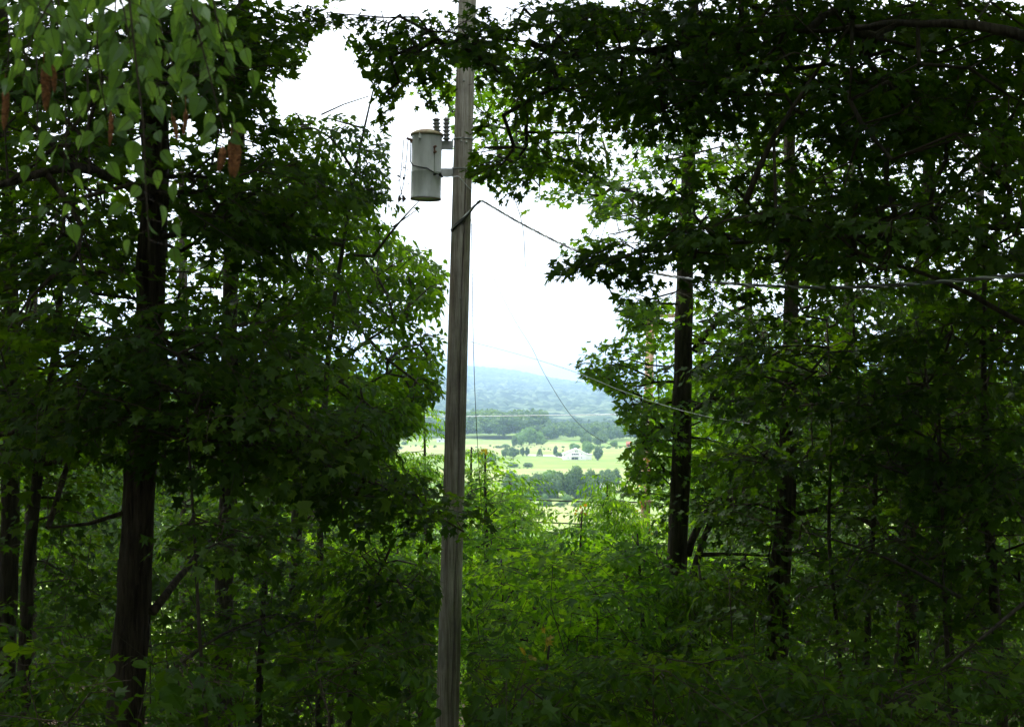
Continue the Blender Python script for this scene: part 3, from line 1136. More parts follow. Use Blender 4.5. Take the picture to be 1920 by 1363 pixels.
def extr(acc, pr, ya, yb, mat=0, x0=0.0):
    n = len(pr)
    pts = [(hp.x + (x0 + a) * k, ya, hz + b * k - (0.5 if b == 0 else 0)) for a, b in pr] + [(hp.x + (x0 + a) * k, yb, hz + b * k - (0.5 if b == 0 else 0)) for a, b in pr]
    fs = [tuple(range(n)), tuple(range(2 * n - 1, n - 1, -1))] + [(q, q + n, (q + 1) % n + n, (q + 1) % n) for q in range(n)]
    acc.poly(pts, fs, mat)


extr(wa, prof, y0, y0 + 11)
extr(wa, [(16, 0), (26, 0), (26, 8), (16, 9.2)], y0 + 1.5, y0 + 10)
wa.build('wall', WHITE, house)
ra = Acc()
extr(ra, [(0, 18.1), (18.2, 9.6), (18.2, 10.4), (0, 19.2), (-24.2, 10.0), (-24.2, 9.2)], y0 - 0.5, y0 + 11.5)
extr(ra, [(17, 9.3), (27, 8), (27, 8.8), (17, 10.2)], y0 + 1.1, y0 + 10.4)
ra.build('roof', ROOFW, house)


def win(px0, px1, z0, z1, name='window', dy=0.0):
    a = Acc()
    a.box(((px1 - px0) * k, 0.12, (z1 - z0) * k), T(hp.x + (px0 + px1) / 2 * k, y0 - 0.03 + dy, hz + (z0 + z1) / 2 * k))
    a.build(name, DARKW, house)


for a, b in ((-8, -5.6), (-4.9, -2.5), (-1.8, 0.6), (1.2, 3.6)):
    win(a, b, 8.2, 10.6)
for a, b in ((-2.4, -0.6), (0.2, 2.0)):
    win(a, b, 13.2, 15.2)
for a, b in ((-8.5, -3.6), (-3.1, 2.8)):
    win(a, b, 0.6, 4.2, 'garage_door')
win(8.0, 9.4, 9.0, 10.2)
win(8.0, 9.4, 3.0, 4.4)
win(-21, -19.6, 9.0 - 1.5, 10.2 - 1.5)
win(-15, -13.6, 3.0, 4.4)
pa = Acc()
pa.box((12 * k, 1.6, 0.5 * k), T(hp.x - 2.3 * k, y0 - 0.8, hz + 6.2 * k))
pa.build('balcony', WHITE, house)


def small_house(name, px, py, wpx, hpx, label, wall, roof):
    p = on_ground(px, py)
    s = p.y / F
    g = float(ground_z(p.x, p.y))
    r = empty(name, (p.x, p.y, g), label, 'house')
    a = Acc()
    a.box((wpx * s, 7, hpx * 0.6 * s + 0.5), T(p.x, p.y + 3.5, g + hpx * 0.3 * s - 0.25))
    a.build('wall', wall, r)
    b = Acc()
    w2, h0, h1 = wpx * s * 0.55, g + hpx * 0.6 * s, g + hpx * s
    pts = [(p.x - w2, p.y - .4, h0), (p.x + w2, p.y - .4, h0), (p.x + w2, p.y + 7.4, h0), (p.x - w2, p.y + 7.4, h0), (p.x - w2 * .95, p.y + 3.5, h1), (p.x + w2 * .95, p.y + 3.5, h1)]
    b.poly(pts, [(0, 1, 5, 4), (2, 3, 4, 5), (0, 4, 3), (1, 2, 5), (0, 3, 2, 1)])
    b.build('roof', roof, r)
    for q in (-0.25, 0.2):
        c = Acc()
        c.box((1.1, 0.1, 1.2), T(p.x + q * wpx * s, p.y - 0.03, g + hpx * .33 * s))
        c.build('window', DARKW, r)


small_house('cottage', 1130, 920, 14, 11, 'small grey roofed house among the trees of the lower belt', WHITE, GREYR)
small_house('cottage', 1170, 918, 14, 8, 'low house with a dull brown roof at the right edge of the lower field', plain_mat('tan_wall', (.4, .33, .28), .8), plain_mat('brown_roof', (.24, .17, .14), .8))
small_house('red_barn', 1180, 838, 9, 10, 'little red barn before the right wood, beside the hanging wire', REDB, REDB)
small_house('cottage', 830, 829, 22, 7, 'pale shed in the shade of the far wood behind the pole', WHITE, GREYR)
for px, lb in ((1122, 'left one of the two pale posts standing by the lower tree belt'), (1163, 'right one of the two pale posts standing by the lower tree belt')):
    p = on_ground(px, 922)
    g = float(ground_z(p.x, p.y))
    a = Acc()
    a.tube([(p.x, p.y, g - .5), (p.x, p.y, g + 5.6)], [0.22, 0.16], 10)
    tag(a.build('roadside_post', plain_mat('pale_post', (.7, .68, .64), .7), origin=(p.x, p.y, g)), lb, 'post')
# gravel drive left of the house
a = Acc()
pts = []
for px, py in ((985, 853.0), (1010, 853.6), (1035, 854.4), (1060, 858)):
    p = on_ground(px, py)
    pts.append(p)
dv = []
for i_, p in enumerate(pts):
    dv += [(p.x, p.y - 9, float(ground_z(p.x, p.y - 9)) + 0.06), (p.x, p.y + 9, float(ground_z(p.x, p.y + 9)) + 0.06)]
a.poly(dv, [(0, 2, 3, 1), (2, 4, 5, 3), (4, 6, 7, 5)])
tag(a.build('driveway', plain_mat('gravel', (.62, .56, .5), .9)), kind='structure')

# ------------------------------------------------------------------ utility pole
PD = 19.0


def wood_mat():
    m, t = nodes('weathered_wood')
    tc = N(t, 'ShaderNodeTexCoord')
    mp = N(t, 'ShaderNodeMapping')
    mp.inputs['Scale'].default_value = (1, 1, 0.035)
    t.links.new(tc.outputs['Object'], mp.inputs[0])
    fine = N(t, 'ShaderNodeTexNoise', Scale=95.0, Detail=5.0, Roughness=0.7)
    t.links.new(mp.outputs[0], fine.inputs['Vector'])
    broad = N(t, 'ShaderNodeTexNoise', Scale=14.0, Detail=3.0, Roughness=0.6)
    t.links.new(mp.outputs[0], broad.inputs['Vector'])
    blot = N(t, 'ShaderNodeTexNoise', Scale=2.2, Detail=5.0, Roughness=0.6)
    t.links.new(tc.outputs['Object'], blot.inputs['Vector'])
    c1 = ramp(t, fine.outputs['Fac'], [(0.32, (0.23, 0.205, 0.18)), (0.5, (0.48, 0.45, 0.41)), (0.7, (0.64, 0.61, 0.57))])
    c2 = ramp(t, broad.outputs['Fac'], [(0.38, (0.52, 0.46, 0.42)), (0.55, (1, 1, 1))])
    c3 = ramp(t, blot.outputs['Fac'], [(0.35, (0.72, 0.70, 0.68)), (0.65, (1.08, 1.06, 1.02))])
    a = N(t, 'ShaderNodeMix', data_type='RGBA', blend_type='MULTIPLY')
    a.inputs[0].default_value = 0.8
    t.links.new(c1, a.inputs[6])
    t.links.new(c2, a.inputs[7])
    b_ = N(t, 'ShaderNodeMix', data_type='RGBA', blend_type='MULTIPLY')
    b_.inputs[0].default_value = 1
    t.links.new(a.outputs[2], b_.inputs[6])
    t.links.new(c3, b_.inputs[7])
    b = N(t, 'ShaderNodeBsdfPrincipled', Roughness=0.85)
    b.inputs['Specular IOR Level'].default_value = 0.2
    t.links.new(b_.outputs[2], b.inputs['Base Color'])
    bu = N(t, 'ShaderNodeBump', Strength=0.7, Distance=0.01)
    t.links.new(fine.outputs['Fac'], bu.inputs['Height'])
    t.links.new(bu.outputs[0], b.inputs['Normal'])
    o = N(t, 'ShaderNodeOutputMaterial')
    t.links.new(b.outputs[0], o.inputs[0])
    return m


POLEWOOD = wood_mat()
GALV = plain_mat('galvanised', (0.42, 0.43, 0.42), 0.5, 0.4, var=0.15, scale=20)
GREYPAINT = bark_mat('grey_enamel', (0.49, 0.51, 0.515), (0.64, 0.665, 0.675), 3.0, 0.25, 0.03, 0.42)
RUSTLID = plain_mat('rusty_lid', (0.30, 0.18, 0.10), 0.7, var=0.25, scale=9, second=(0.42, 0.38, 0.24))
PORCELAIN = plain_mat('grey_porcelain', (0.20, 0.20, 0.20), 0.18, var=0.06, spec=0.6)
BLACKWIRE = plain_mat('black_insulation', (0.02, 0.02, 0.02), 0.55)
ALU = plain_mat('aluminium_strand', (0.75, 0.76, 0.77), 0.4, 0.3)
DARKALU = plain_mat('dull_strand', (0.16, 0.16, 0.165), 0.5, 0.3)
RUSTED = plain_mat('rusted_iron', (0.16, 0.08, 0.05), 0.8, var=0.3)

pb = P(838, 1363, PD)
pt_ = P(878.5, -90, PD)
axis_v = (pt_ - pb).normalized()
gzp = float(ground_z(pb.x, pb.y))
base = pb - axis_v * ((pb.z - gzp) / axis_v.z)
pole = empty('utility_pole', base, 'weathered grey wooden utility pole with long cracks, holding the transformer', 'utility pole')
L = (pt_ - base).length
rngp = np.random.default_rng(3)
nz_, na = 170, 400
th = np.linspace(0, 2 * math.pi, na, endpoint=False)
zz = np.linspace(-0.4, L, nz_)
ux = Vector((1, 0, 0)) - axis_v * axis_v.x
ux.normalize()
uy = axis_v.cross(ux)
r_at = np.interp(zz, [0, 1.7, L], [0.160, 0.153, 0.116])
rr = r_at[:, None] * np.ones(na)[None]
rr *= 1 + 0.012 * np.sin(3 * th + 1)[None] + 0.008 * np.sin(7 * th + 2)[None]


def crack(a0, drift, z0, z1, depth, wid, ph):
    """a long drying crack that wanders along the pole"""
    a_c = a0 + drift * (zz - z0) / (z1 - z0) + 0.06 * np.sin(zz * 1.3 + ph) + 0.03 * np.sin(zz * 4.1 + ph * 2)
    on = np.clip((zz - z0) / 0.5, 0, 1) * np.clip((z1 - zz) / 0.5, 0, 1)
    da = (th[None] - a_c[:, None] + math.pi) % (2 * math.pi) - math.pi
    return depth * on[:, None] * np.exp(-(da / wid) ** 2)


# angle -90 deg faces the camera, 0 deg is to the right
rr -= crack(R(-60), 0.05, -0.4, 5.9, 0.075, 0.075, 0.3)
rr -= crack(R(-64), -0.1, 5.0, 9.6, 0.055, 0.06, 1.7)
rr -= crack(R(-42), 0.05, 3.2, 8.4, 0.025, 0.04, 0.9)
rr -= crack(R(-110), 0.1, 6.4, 9.8, 0.012, 0.03, 2.9)
rr -= crack(R(150), 0.1, 1.0, 7.8, 0.02, 0.03, 2.1)
rr += rngp.normal(0, 0.0007, rr.shape)
cen = np.array([tuple(base + axis_v * z) for z in zz])
V = cen[:, None] + rr[..., None] * (np.cos(th)[None, :, None] * np.array(ux) + np.sin(th)[None, :, None] * np.array(uy))
pa = Acc()
i = np.arange(nz_ - 1)[:, None] * na
j = np.arange(na)[None]
j2 = (j + 1) % na
q = np.stack([i + j, i + j2, i + na + j2, i + na + j], -1).reshape(-1, 4)
top = np.stack([np.full(na, nz_ * na), (nz_ - 1) * na + np.arange(na), (nz_ - 1) * na + (np.arange(na) + 1) % na], -1)
pa.add(np.concatenate([V.reshape(-1, 3), cen[-1:]]), np.concatenate([q[:, [0, 1, 2]], q[:, [0, 2, 3]], top]), 0, 0.5, True)
pa.build('shaft', POLEWOOD, pole)


def on_pole(py, ang, off=0.0):
    """point on the pole's surface at photograph row py, at an angle (deg) around it, -90 faces the camera"""
    f = (P(878, py, PD).z - base.z) / axis_v.z
    r_ = float(np.interp(f, [0, 1.7, L], [0.160, 0.153, 0.116])) + off
    return base + axis_v * f + (ux * math.cos(R(ang)) + uy * math.sin(R(ang))) * r_


# crossarm bracket and cutout near the top, half hidden by leaves
a = Acc()
b0 = on_pole(92, -20)
b1 = P(926, 86, PD - 0.1)
a.tube([b0, b1], 0.018, 8)
a.tube([on_pole(130, -10), b0 * 0.4 + b1 * 0.6], 0.012, 8)
a.build('bracket', GALV, pole)
a = Acc()
for py, ang in ((268, -100), (270, -70), (155, -95), (560, -80)):
    p0 = on_pole(py, ang, -0.01)
    p1 = on_pole(py, ang, 0.02)
    a = Acc()
    a.tube([p0, p1], 0.014, 6)
    a.build('bolt', GALV, pole)
# iron band round the pole below the transformer
for py in (262, 318):
    a = Acc()
    ring = [on_pole(py, q, 0.006) for q in range(0, 361, 12)]
    a.tube(ring, 0.008, 6)
    a.build('strap', GALV, pole)


def insulator(acc, p0, p1, r, n, mat=0):
    """a ribbed porcelain body between two points"""
    d = (p1 - p0)
    ln = d.length
    M = Matrix.Translation(p0) @ d.to_track_quat('Z', 'Y').to_matrix().to_4x4()
    prof = [(0.001, 0), (r * .5, 0)]
    for q in range(n):
        z0 = ln * (q + .12) / n
        z1 = ln * (q + .55) / n
        z2 = ln * (q + .80) / n
        prof += [(r * .55, z0), (r * (1 - .10 * q / n), z1), (r * (.98 - .10 * q / n), z1 + ln * .06 / n), (r * .55, z2)]
    prof += [(r * .45, ln), (0.001, ln)]
    acc.lathe(prof, M, 20, mat)


cut = empty('cutout_fuse', P(935, 100, PD - .12), 'ribbed grey insulator with fuse tube among leaves right of the pole top', 'fuse')
a = Acc()
insulator(a, P(928, 112, PD - .12), P(938, 90, PD - .12), 0.075, 4)
a.build('insulator', PORCELAIN, cut)
a = Acc()
a.tube([P(947, 118, PD - .2), P(942, 150, PD - .2)], 0.018, 8)
a.build('fuse_tube', plain_mat('fuse_tube', (.6, .62, .55), .4), cut)
a = Acc()
a.tube([P(938, 90, PD - .12), P(945, 100, PD - .2), P(947, 118, PD - .2)], 0.01, 6)
a.tube([P(928, 112, PD - .12), P(930, 140, PD - .2), P(942, 152, PD - .2), P(948, 160, PD - .2)], 0.014, 6)
a.build('hinge', BLACKWIRE, cut)

# ------------------------------------------------------------------ transformer
tb = P(798.2, 374, PD)
tt = P(800.8, 252, PD)
ax = (tt - tb).normalized()
TH = (tt - tb).length
TR = 28.3 / F * PD
tf = empty('transformer', tb, 'grey cylindrical transformer with rusty lid hung on the left of the wooden pole', 'transformer')
M0 = Matrix.Translation(tb) @ ax.to_track_quat('Z', 'Y').to_matrix().to_4x4()
a = Acc()
a.lathe([(0.001, 0.012), (TR - .012, 0.012), (TR - .01, 0.0), (TR + .003, 0.0), (TR + .004, 0.02), (TR, 0.03), (TR, TH * .40), (TR + .002, TH * .405), (TR + .002, TH * .415),
         (TR, TH * .42), (TR, TH - .05), (TR + .002, TH - .04), (TR + .002, TH)], M0, 64)
a.build('tank', GREYPAINT, tf)
a = Acc()
a.lathe([(TR + .001, TH - .03), (TR + .018, TH - .028), (TR + .02, TH - .005), (TR + .008, TH + .008), (TR * .75, TH + .040), (TR * .3, TH + .062), (0.001, TH + .066)], M0, 64)
a.build('lid', RUSTLID, tf)
a = Acc()
a.lathe([(TR - .012, 0.003), (TR - .012, -0.004), (TR + .0045, -0.006), (TR + .0045, 0.004)], M0, 48)
a.build('rim', plain_mat('rim_rust', (.22, .10, .09), .8), tf)
for (ax0, ay0, ax1, ay1, r, n, dd) in ((819, 249, 818, 222, .062, 4, -.08), (837.0, 264, 837.0, 221, .056, 6, 0.02)):
    a = Acc()
    insulator(a, P(ax0, ay0, PD + dd), P(ax1, ay1, PD + dd), r, n)
    bsh = a.build('bushing', PORCELAIN, tf)
    a = Acc()
    a.tube([P(ax1, ay1 + 2, PD + dd), P(ax1, ay1 - 4, PD + dd)], 0.014, 8)
    a.tube([P(ax1 - 2.5, ay1 - 2.5, PD + dd), P(ax1 + 2.5, ay1 - 2.5, PD + dd)], 0.010, 8)
    a.build('terminal', GALV, bsh)
for (cy_, hh) in ((271, 17), (322, 15)):
    a = Acc()
    p0 = P(836.5, cy_, PD)
    wd = 22 / F * PD
    M = Matrix.Translation(p0) @ ax.to_track_quat('Z', 'Y').to_matrix().to_4x4()
    a.box((wd, 0.012, hh / F * PD), M @ Matrix.Translation((0, -0.085, 0)))
    a.box((wd, 0.012, hh / F * PD), M @ Matrix.Translation((0, 0.085, 0)))
    a.box((0.012, 0.155, hh / F * PD), M @ Matrix.Translation((wd / 2 - 0.004, 0, 0)))
    a.build('bracket', GREYPAINT, tf)


def on_tank(px, py, off=0.0):
    """a point on the tank's visible skin"""
    c = tb + ax * ((P(800, py, PD) - tb).dot(ax))
    p = P(px, py, PD)
    dx = p.x - c.x
    dx = max(-TR, min(TR, dx))
    return Vector((c.x + dx * (1 + off / TR), PD - math.sqrt(max(0, TR * TR - dx * dx)) - off, p.z))


a = Acc()                                                  # lifting lug with bolt
a.box((0.03, 0.02, 0.09), Matrix.Translation(on_tank(790, 260, .008)))
a.tube([on_tank(790, 264, 0), on_tank(790, 264, .035)], 0.014, 8)
a.build('lug', GREYPAINT, tf)
a = Acc()                                                  # secondary terminals on the front
a.tube([on_tank(815.5, 280, 0), on_tank(815.5, 280, .04)], 0.017, 8)
a.tube([on_tank(815.5, 290, 0), on_tank(815.5, 290, .04)], 0.015, 8)
a.box((0.02, 0.015, 0.09), Matrix.Translation(on_tank(815.5, 286, .01)))
a.build('terminal', RUSTED, tf)
a = Acc()                                                  # run of rust beneath them
a.box((0.010, 0.003, 0.30), Matrix.Translation(on_tank(815.5, 308, .0015)))
a.build('rust_streak', plain_mat('streak', (.26, .29, .24), .7), tf)
a = Acc()
a.tube([P(775, 264, PD - .05), P(766, 261, PD - .06), P(763, 259, PD - .06)], [0.022, 0.016, 0.02], 8)
a.tube([P(770, 262, PD - .05), P(771, 268, PD - .06)], 0.014, 8)
a.build('terminal', RUSTED, tf)
a = Acc()
a.tube([on_tank(827, 330, -.01), on_tank(821, 331, .05), P(829, 332, PD - .12)], 0.017, 8)
a.tube([on_tank(815, 331, .0), on_tank(815, 331, .05)], 0.016, 8)
a.build('ground_clamp', BLACKWIRE, tf)
a = Acc()
a.tube([on_tank(772.5, 268, .012), on_tank(771.6, 290, .012), on_tank(771.8, 305, .012), on_tank(778, 314, .013), on_tank(790, 318, .013), on_tank(802, 320, .013), on_tank(810, 325, .014), on_tank(815, 330, .03), on_tank(823, 332, .05)], 0.0075, 6)
a.build('lead_wire', BLACKWIRE, tf)


def cable(name, pts, r, mat, label, n=6, step=None, sm=True, cat='wire', twist=0, sag=True, rmax=None):
    p = np.array([tuple(q) for q in pts])
    if sm and len(p) > 2:                                   # Catmull-Rom
        e = np.concatenate([2 * p[:1] - p[1:2], p, 2 * p[-1:] - p[-2:-1]])
        o = []
        for q in range(len(p) - 1):
            for t in np.linspace(0, 1, 14, endpoint=False):
                a0, a1, a2, a3 = e[q], e[q + 1], e[q + 2], e[q + 3]
                o.append(0.5 * ((2 * a1) + (-a0 + a2) * t + (2 * a0 - 5 * a1 + 4 * a2 - a3) * t * t + (-a0 + 3 * a1 - 3 * a2 + a3) * t ** 3))
        o.append(p[-1])
        p = np.array(o)
    acc = Acc()
    org = tuple(p[0])
    if not twist:
        acc.tube(p, r, n)
        return tag(acc.build(name, mat, origin=org), label, cat)
    seg = np.linalg.norm(np.diff(p, axis=0), axis=1)
    s = np.concatenate([[0], np.cumsum(seg)])
    q = np.arange(0, s[-1], 0.03)
    c = np.stack([np.interp(q, s, p[:, k_]) for k_ in range(3)], 1)
    root = empty(name, org, label, cat)
    for w_ in range(3):
        ph = w_ * 2.094 + q * twist
        t = np.gradient(c, axis=0)
        t /= np.linalg.norm(t, axis=1)[:, None]
        u = np.cross(t, [0, 0, 1.0])
        u /= np.linalg.norm(u, axis=1)[:, None]
        v = np.cross(t, u)
        pts_ = c + r * 1.1 * (np.cos(ph)[:, None] * u + np.sin(ph)[:, None] * v)
        acc = Acc()
        acc.tube(pts_, r, 6)
        acc.build('strand', mat[0] if w_ == 0 else mat[1], root)
    return root


# twisted service cable: round the pole, then away to the right and towards the viewer
cable('service_cable', [on_pole(433, -150, .02), on_pole(424, -115, .03), on_pole(412, -80, .03), on_pole(398, -45, .03), P(893, 383, 18.8), P(903, 377, 18.6), P(930, 392, 18.2), P(975, 418, 17.6),
                        P(1060, 461, 16.4), P(1140, 492, 15.2), P(1230, 513, 14), P(1330, 528, 13), P(1420, 535, 12), P(1520, 539, 11.2), P(1640, 537, 10.4), P(1780, 527, 9.6), P(1960, 511, 8.8), P(2150, 490, 8)],
      0.0070, (ALU, DARKALU), 'twisted three strand service cable running right from the pole through the maple leaves', cat='cable', twist=16)
cable('service_cable', [on_pole(436, -150, .012), on_pole(428, -115, .02), on_pole(417, -80, .02), on_pole(403, -45, .02), P(890, 387, 18.9), P(900, 379, 18.7)], 0.012, BLACKWIRE,
      'short black cable lying across the pole face below the transformer', cat='cable')
cable('ground_wire', [P(829, 331, PD - .12), P(838, 332, PD - .1), P(846, 333, PD - .12), on_pole(334, -110, .012), on_pole(342, -85, .008), on_pole(350, -60, .008), on_pole(357, -20, .006)], 0.0055, ALU,
      'thin bare wire from the transformer clamp curling over the pole face', cat='wire')
cable('drop_wire', [P(893, 60, PD), P(902, 180, PD + .1), P(922, 235, PD + .3), P(946, 312, PD + .6), P(962, 365, PD + .9), P(980, 425, PD + 1.4), P(985, 500, PD + 2.5)], 0.0055, BLACKWIRE,
      'straight black wire dropping from the pole top through the maple leaves')
cable('guy_wire', [P(884, 420, PD + .1), P(887, 620, PD + 1.0), P(889, 693, PD + 1.4), P(892, 770, PD + 1.8), P(897, 860, PD + 2.4), P(905, 990, PD + 3.2), P(912, 1090, PD + 4)], 0.0047, BLACKWIRE,
      'taut dark wire hanging almost upright just right of the wooden pole')
cable('slack_wire', [P(770, -300, 43), P(815, 0, 43), P(850, 200, 43), P(880, 400, 43), P(925, 520, 43), P(965, 600, 44), P(997, 652, 44), P(1022, 703, 44), P(1070, 778, 45), P(1118, 820, 46), P(1165, 837, 48), P(1208, 818, 49.8)], 0.0075, BLACKWIRE,
      'slack wire sagging in a deep curve before the blue hill and white house')
cable('line_wire', [P(880, 640, PD), P(985, 668, 18.7), P(1085, 700, 18), P(1180, 738, 17.3), P(1300, 775, 16.6), P(1440, 800, 16)], 0.0032, ALU,
      'bright thin wire slanting down through the maple leaves to the right trunk')
cable('line_wire', [P(560, 786, 60), P(790, 782, 60), P(960, 779.5, 60), P(1150, 777, 60), P(1205, 776, 50.1), P(1500, 772, 52)], 0.014, ALU,
      'level pale line crossing in front of the dark far wood')
for pts, r, lb in (([P(700, 925, 46), P(900, 934, 47), P(1010, 937.5, 48), P(1110, 940.5, 49), P(1205, 942, 50), P(1290, 947, 50), P(1500, 956, 51)], 0.026, 'thick black cable crossing low behind the saplings, upper one'),
                   ([P(700, 970, 46), P(900, 976, 47), P(1010, 979, 48), P(1110, 983, 49), P(1205, 988, 50), P(1300, 993, 50), P(1500, 1003, 51)], 0.024, 'thick black cable crossing low behind the saplings, lower one'),
                   ([P(700, 985, 46), P(900, 988, 47), P(1010, 991, 48), P(1110, 994, 49), P(1205, 990, 50), P(1350, 1000, 50)], 0.012, 'thin line close beneath the two thick black cables')):
    cable('phone_cable', pts, r, BLACKWIRE, lb, cat='cable')

# ------------------------------------------------------------------ second pole beyond the edge of the wood, russet
PD2 = 50.0
POLE2 = bark_mat('russet_wood', (0.26, 0.15, 0.09), (0.46, 0.33, 0.24), 4, 0.3, 0.3)
b2, t2 = P(1206, 1120, PD2), P(1220, 584, PD2)
g2 = float(ground_z(b2.x, b2.y))
b2 = b2 - (t2 - b2).normalized() * ((b2.z - g2) / (t2 - b2).normalized().z)
p2 = empty('utility_pole', b2, 'distant russet utility pole half hidden by leaves left of the right trunk', 'utility pole')
a = Acc()
a.tube([b2 - Vector((0, 0, .3)), t2], [0.19, 0.15], 16)
a.build('shaft', POLE2, p2)
a = Acc()
l_, r_ = P(1172, 593, PD2 - .2), P(1272, 591, PD2 - .2)
c_ = (l_ + r_) / 2
a.box(((r_ - l_).length, 0.11, 0.13), Matrix.Translation(c_))
a.build('crossarm', POLE2, p2)
for sx in (-1, 1):
    a = Acc()
    a.tube([P(1219 + sx * 22, 597, PD2 - .22), P(1217, 640, PD2 - .2)], 0.03, 6)
    a.build('brace', POLE2, p2)
for px in (1176, 1228, 1268):
    a = Acc()
    insulator(a, P(px, 590, PD2 - .2), P(px, 578 if px != 1228 else 560, PD2 - .2), 0.07, 3)
    a.build('insulator', PORCELAIN, p2)
a = Acc()
a.box((.5, .25, .16), Matrix.Translation(P(1212, 943, PD2 - .2)))
a.build('cable_clamp', RUSTED, p2)

# ------------------------------------------------------------------ the trees of the wood
# left
tree('maple_tree', 'big dark shaggy barked tree, the thickest trunk on the left', 'tree',
     [(232, 1420, 70), (240, 1340, 67), (255, 1150, 63), (272, 900, 56), (284, 700, 52), (291, 500, 53), (296, 300, 50), (285, 100, 45), (270, -150, 40), (255, -600, 26), (250, -900, 14)], 12,
     [(120, 230, 12, 230, 250, 3, 180), (60, 120, 11.5, 130, 120, 1.5, 50), (320, 60, 11.5, 120, 60, 1.5, 34), (600, 30, 12, 60, 12, .5, 5), (400, 110, 12, 170, 130, 2.5, 100), (430, 360, 12, 200, 120, 2.5, 110), (440, 170, 11.5, 60, 110, .8, 34), (440, 430, 11.5, 60, 80, .8, 24), (140, 560, 12, 240, 170, 3, 130),
      (60, 830, 13, 180, 130, 2.5, 60), (430, 640, 12, 190, 120, 2.5, 95), (500, 820, 12, 230, 75, 2, 80), (690, 890, 12.5, 110, 45, 1.0, 36), (790, 955, 13, 75, 28, .5, 14), (800, 920, 13, 40, 15, .4, 5)],
     bark=BARK_SHAG, shag=True, seed=11, crown_from=2.5, big=[(300, -330, 12, 480, 240, 4, 170)],
     limbs=[[(286, 795, 12, 18), (200, 785, 11.8, 15), (60, 800, 11.5, 11), (-80, 830, 11, 6)],
            [(300, 800, 12, 18), (420, 815, 12, 14), (560, 855, 12.3, 11), (700, 900, 12.6, 8), (790, 945, 12.8, 5), (870, 1000, 13, 3)],
            [(285, 1145, 12, 18), (330, 1090, 12.4, 14), (385, 1020, 13, 9), (420, 950, 13.5, 5)],
            [(292, 380, 12, 22), (150, 300, 11, 18), (0, 345, 10, 15), (-100, 380, 9.5, 12)],
            [(240, 960, 12, 10), (160, 1010, 12, 7), (90, 990, 12, 4)]])
tree('maple_tree', 'thinner trunk with reddish bark patches behind the big left tree', 'tree',
     [(420, 1100, 34), (430, 800, 31), (430, 560, 28), (438, 400, 27), (448, 200, 25), (455, 0, 21), (455, -400, 12)], 18,
     [(440, 140, 18, 190, 150, 3, 120), (560, 350, 18, 150, 110, 3, 110), (470, 560, 18, 230, 160, 3, 130), (330, 780, 18, 180, 140, 3, 90), (560, 90, 18, 80, 60, 2, 30)], seed=12, bark=BARK_GREY,
     big=[(450, -250, 18, 330, 200, 4, 90)])
tree('beech_tree', 'slender tree whose small pointed leaves edge the open view on the left', 'tree',
     [(545, 1150, 22), (552, 1000, 20), (558, 760, 17), (568, 620, 15), (578, 500, 13), (590, 400, 9), (596, 320, 5)], 21,
     [(590, 350, 21, 120, 80, 3, 90), (660, 410, 21, 80, 60, 2, 60), (690, 520, 21, 140, 90, 3, 150), (790, 530, 21, 60, 60, 1.5, 55), (700, 690, 21, 140, 90, 3, 150),
      (790, 620, 21, 50, 70, 2, 45), (790, 710, 21, 45, 50, 1.5, 45), (620, 820, 21, 160, 70, 3, 120), (730, 790, 21, 60, 45, 2, 45), (560, 600, 22, 150, 140, 3, 110), (670, 310, 20.5, 60, 45, 1.2, 34), (640, 290, 21, 30, 20, 1, 8)],
     kind='ovate', leaf=L_EDGE, seed=13, bark=BARK_GREY, crown_from=1.5, scale=1.25,
     limbs=[[(560, 740, 21, 12), (620, 690, 20.5, 9), (690, 640, 20, 6), (740, 600, 20, 3)], [(572, 620, 21, 9), (540, 560, 21.3, 6), (500, 500, 21.5, 3)],
            [(570, 660, 21, 8), (620, 600, 21.2, 6), (600, 560, 21.2, 3)]])
tree('bare_twig_tree', 'half bare tree with dry twigs rising into the sky left of the transformer', 'tree',
     [(600, 900, 12), (620, 600, 9), (650, 420, 7), (672, 280, 5), (690, 210, 3.5), (712, 120, 2)], 17,
     [(645, 270, 17, 60, 30, 1, 12), (690, 330, 17, 40, 40, 1, 24), (570, 225, 17, 60, 25, 1, 12), (700, 300, 17, 30, 26, .7, 13), (650, 235, 17, 50, 20, .6, 4), (715, 270, 17, 20, 14, .4, 4)],
     kind='ovate', leaf=L_OVATE, seed=14, bark=BARK_GREY, crown_from=3.0, scale=0.85, thin=False, gap=False,
     limbs=[[(640, 460, 17, 8.5), (560, 440, 17, 5.1), (520, 450, 17, 3.4)], [(664, 320, 17, 6.0), (610, 222, 17, 4.2), (560, 228, 17, 3.7), (520, 255, 17, 2.5)], [(682, 240, 17, 4.2), (655, 222, 17, 3.4), (610, 222, 17, 2.4)],
            [(600, 215, 17, 3.4), (640, 195, 17, 2.4), (690, 180, 17, 1.7)], [(700, 480, 17, 6.0), (735, 425, 17, 4.4), (765, 395, 17, 2.7), (785, 378, 17, 1.5)], [(650, 480, 17, 6.0), (700, 480, 17, 5.1)],
            [(735, 425, 17, 3.4), (762, 412, 17, 2.2), (782, 392, 17, 1.4)], [(612, 320, 17, 2.7), (622, 290, 17, 2.0), (632, 240, 17, 1.4)]])
tree('young_tree', 'thin dark leaning trunk at the far left, right of the pair', 'tree',
     [(45, 1363, 26), (52, 1100, 23), (66, 930, 21), (85, 800, 17), (110, 650, 14), (120, 450, 9), (130, 200, 5)], 14,
     [(60, 720, 14, 160, 160, 2.5, 70), (130, 400, 14, 150, 180, 2.5, 60), (70, 1000, 14, 130, 130, 2.5, 45)], seed=15, thin=False)
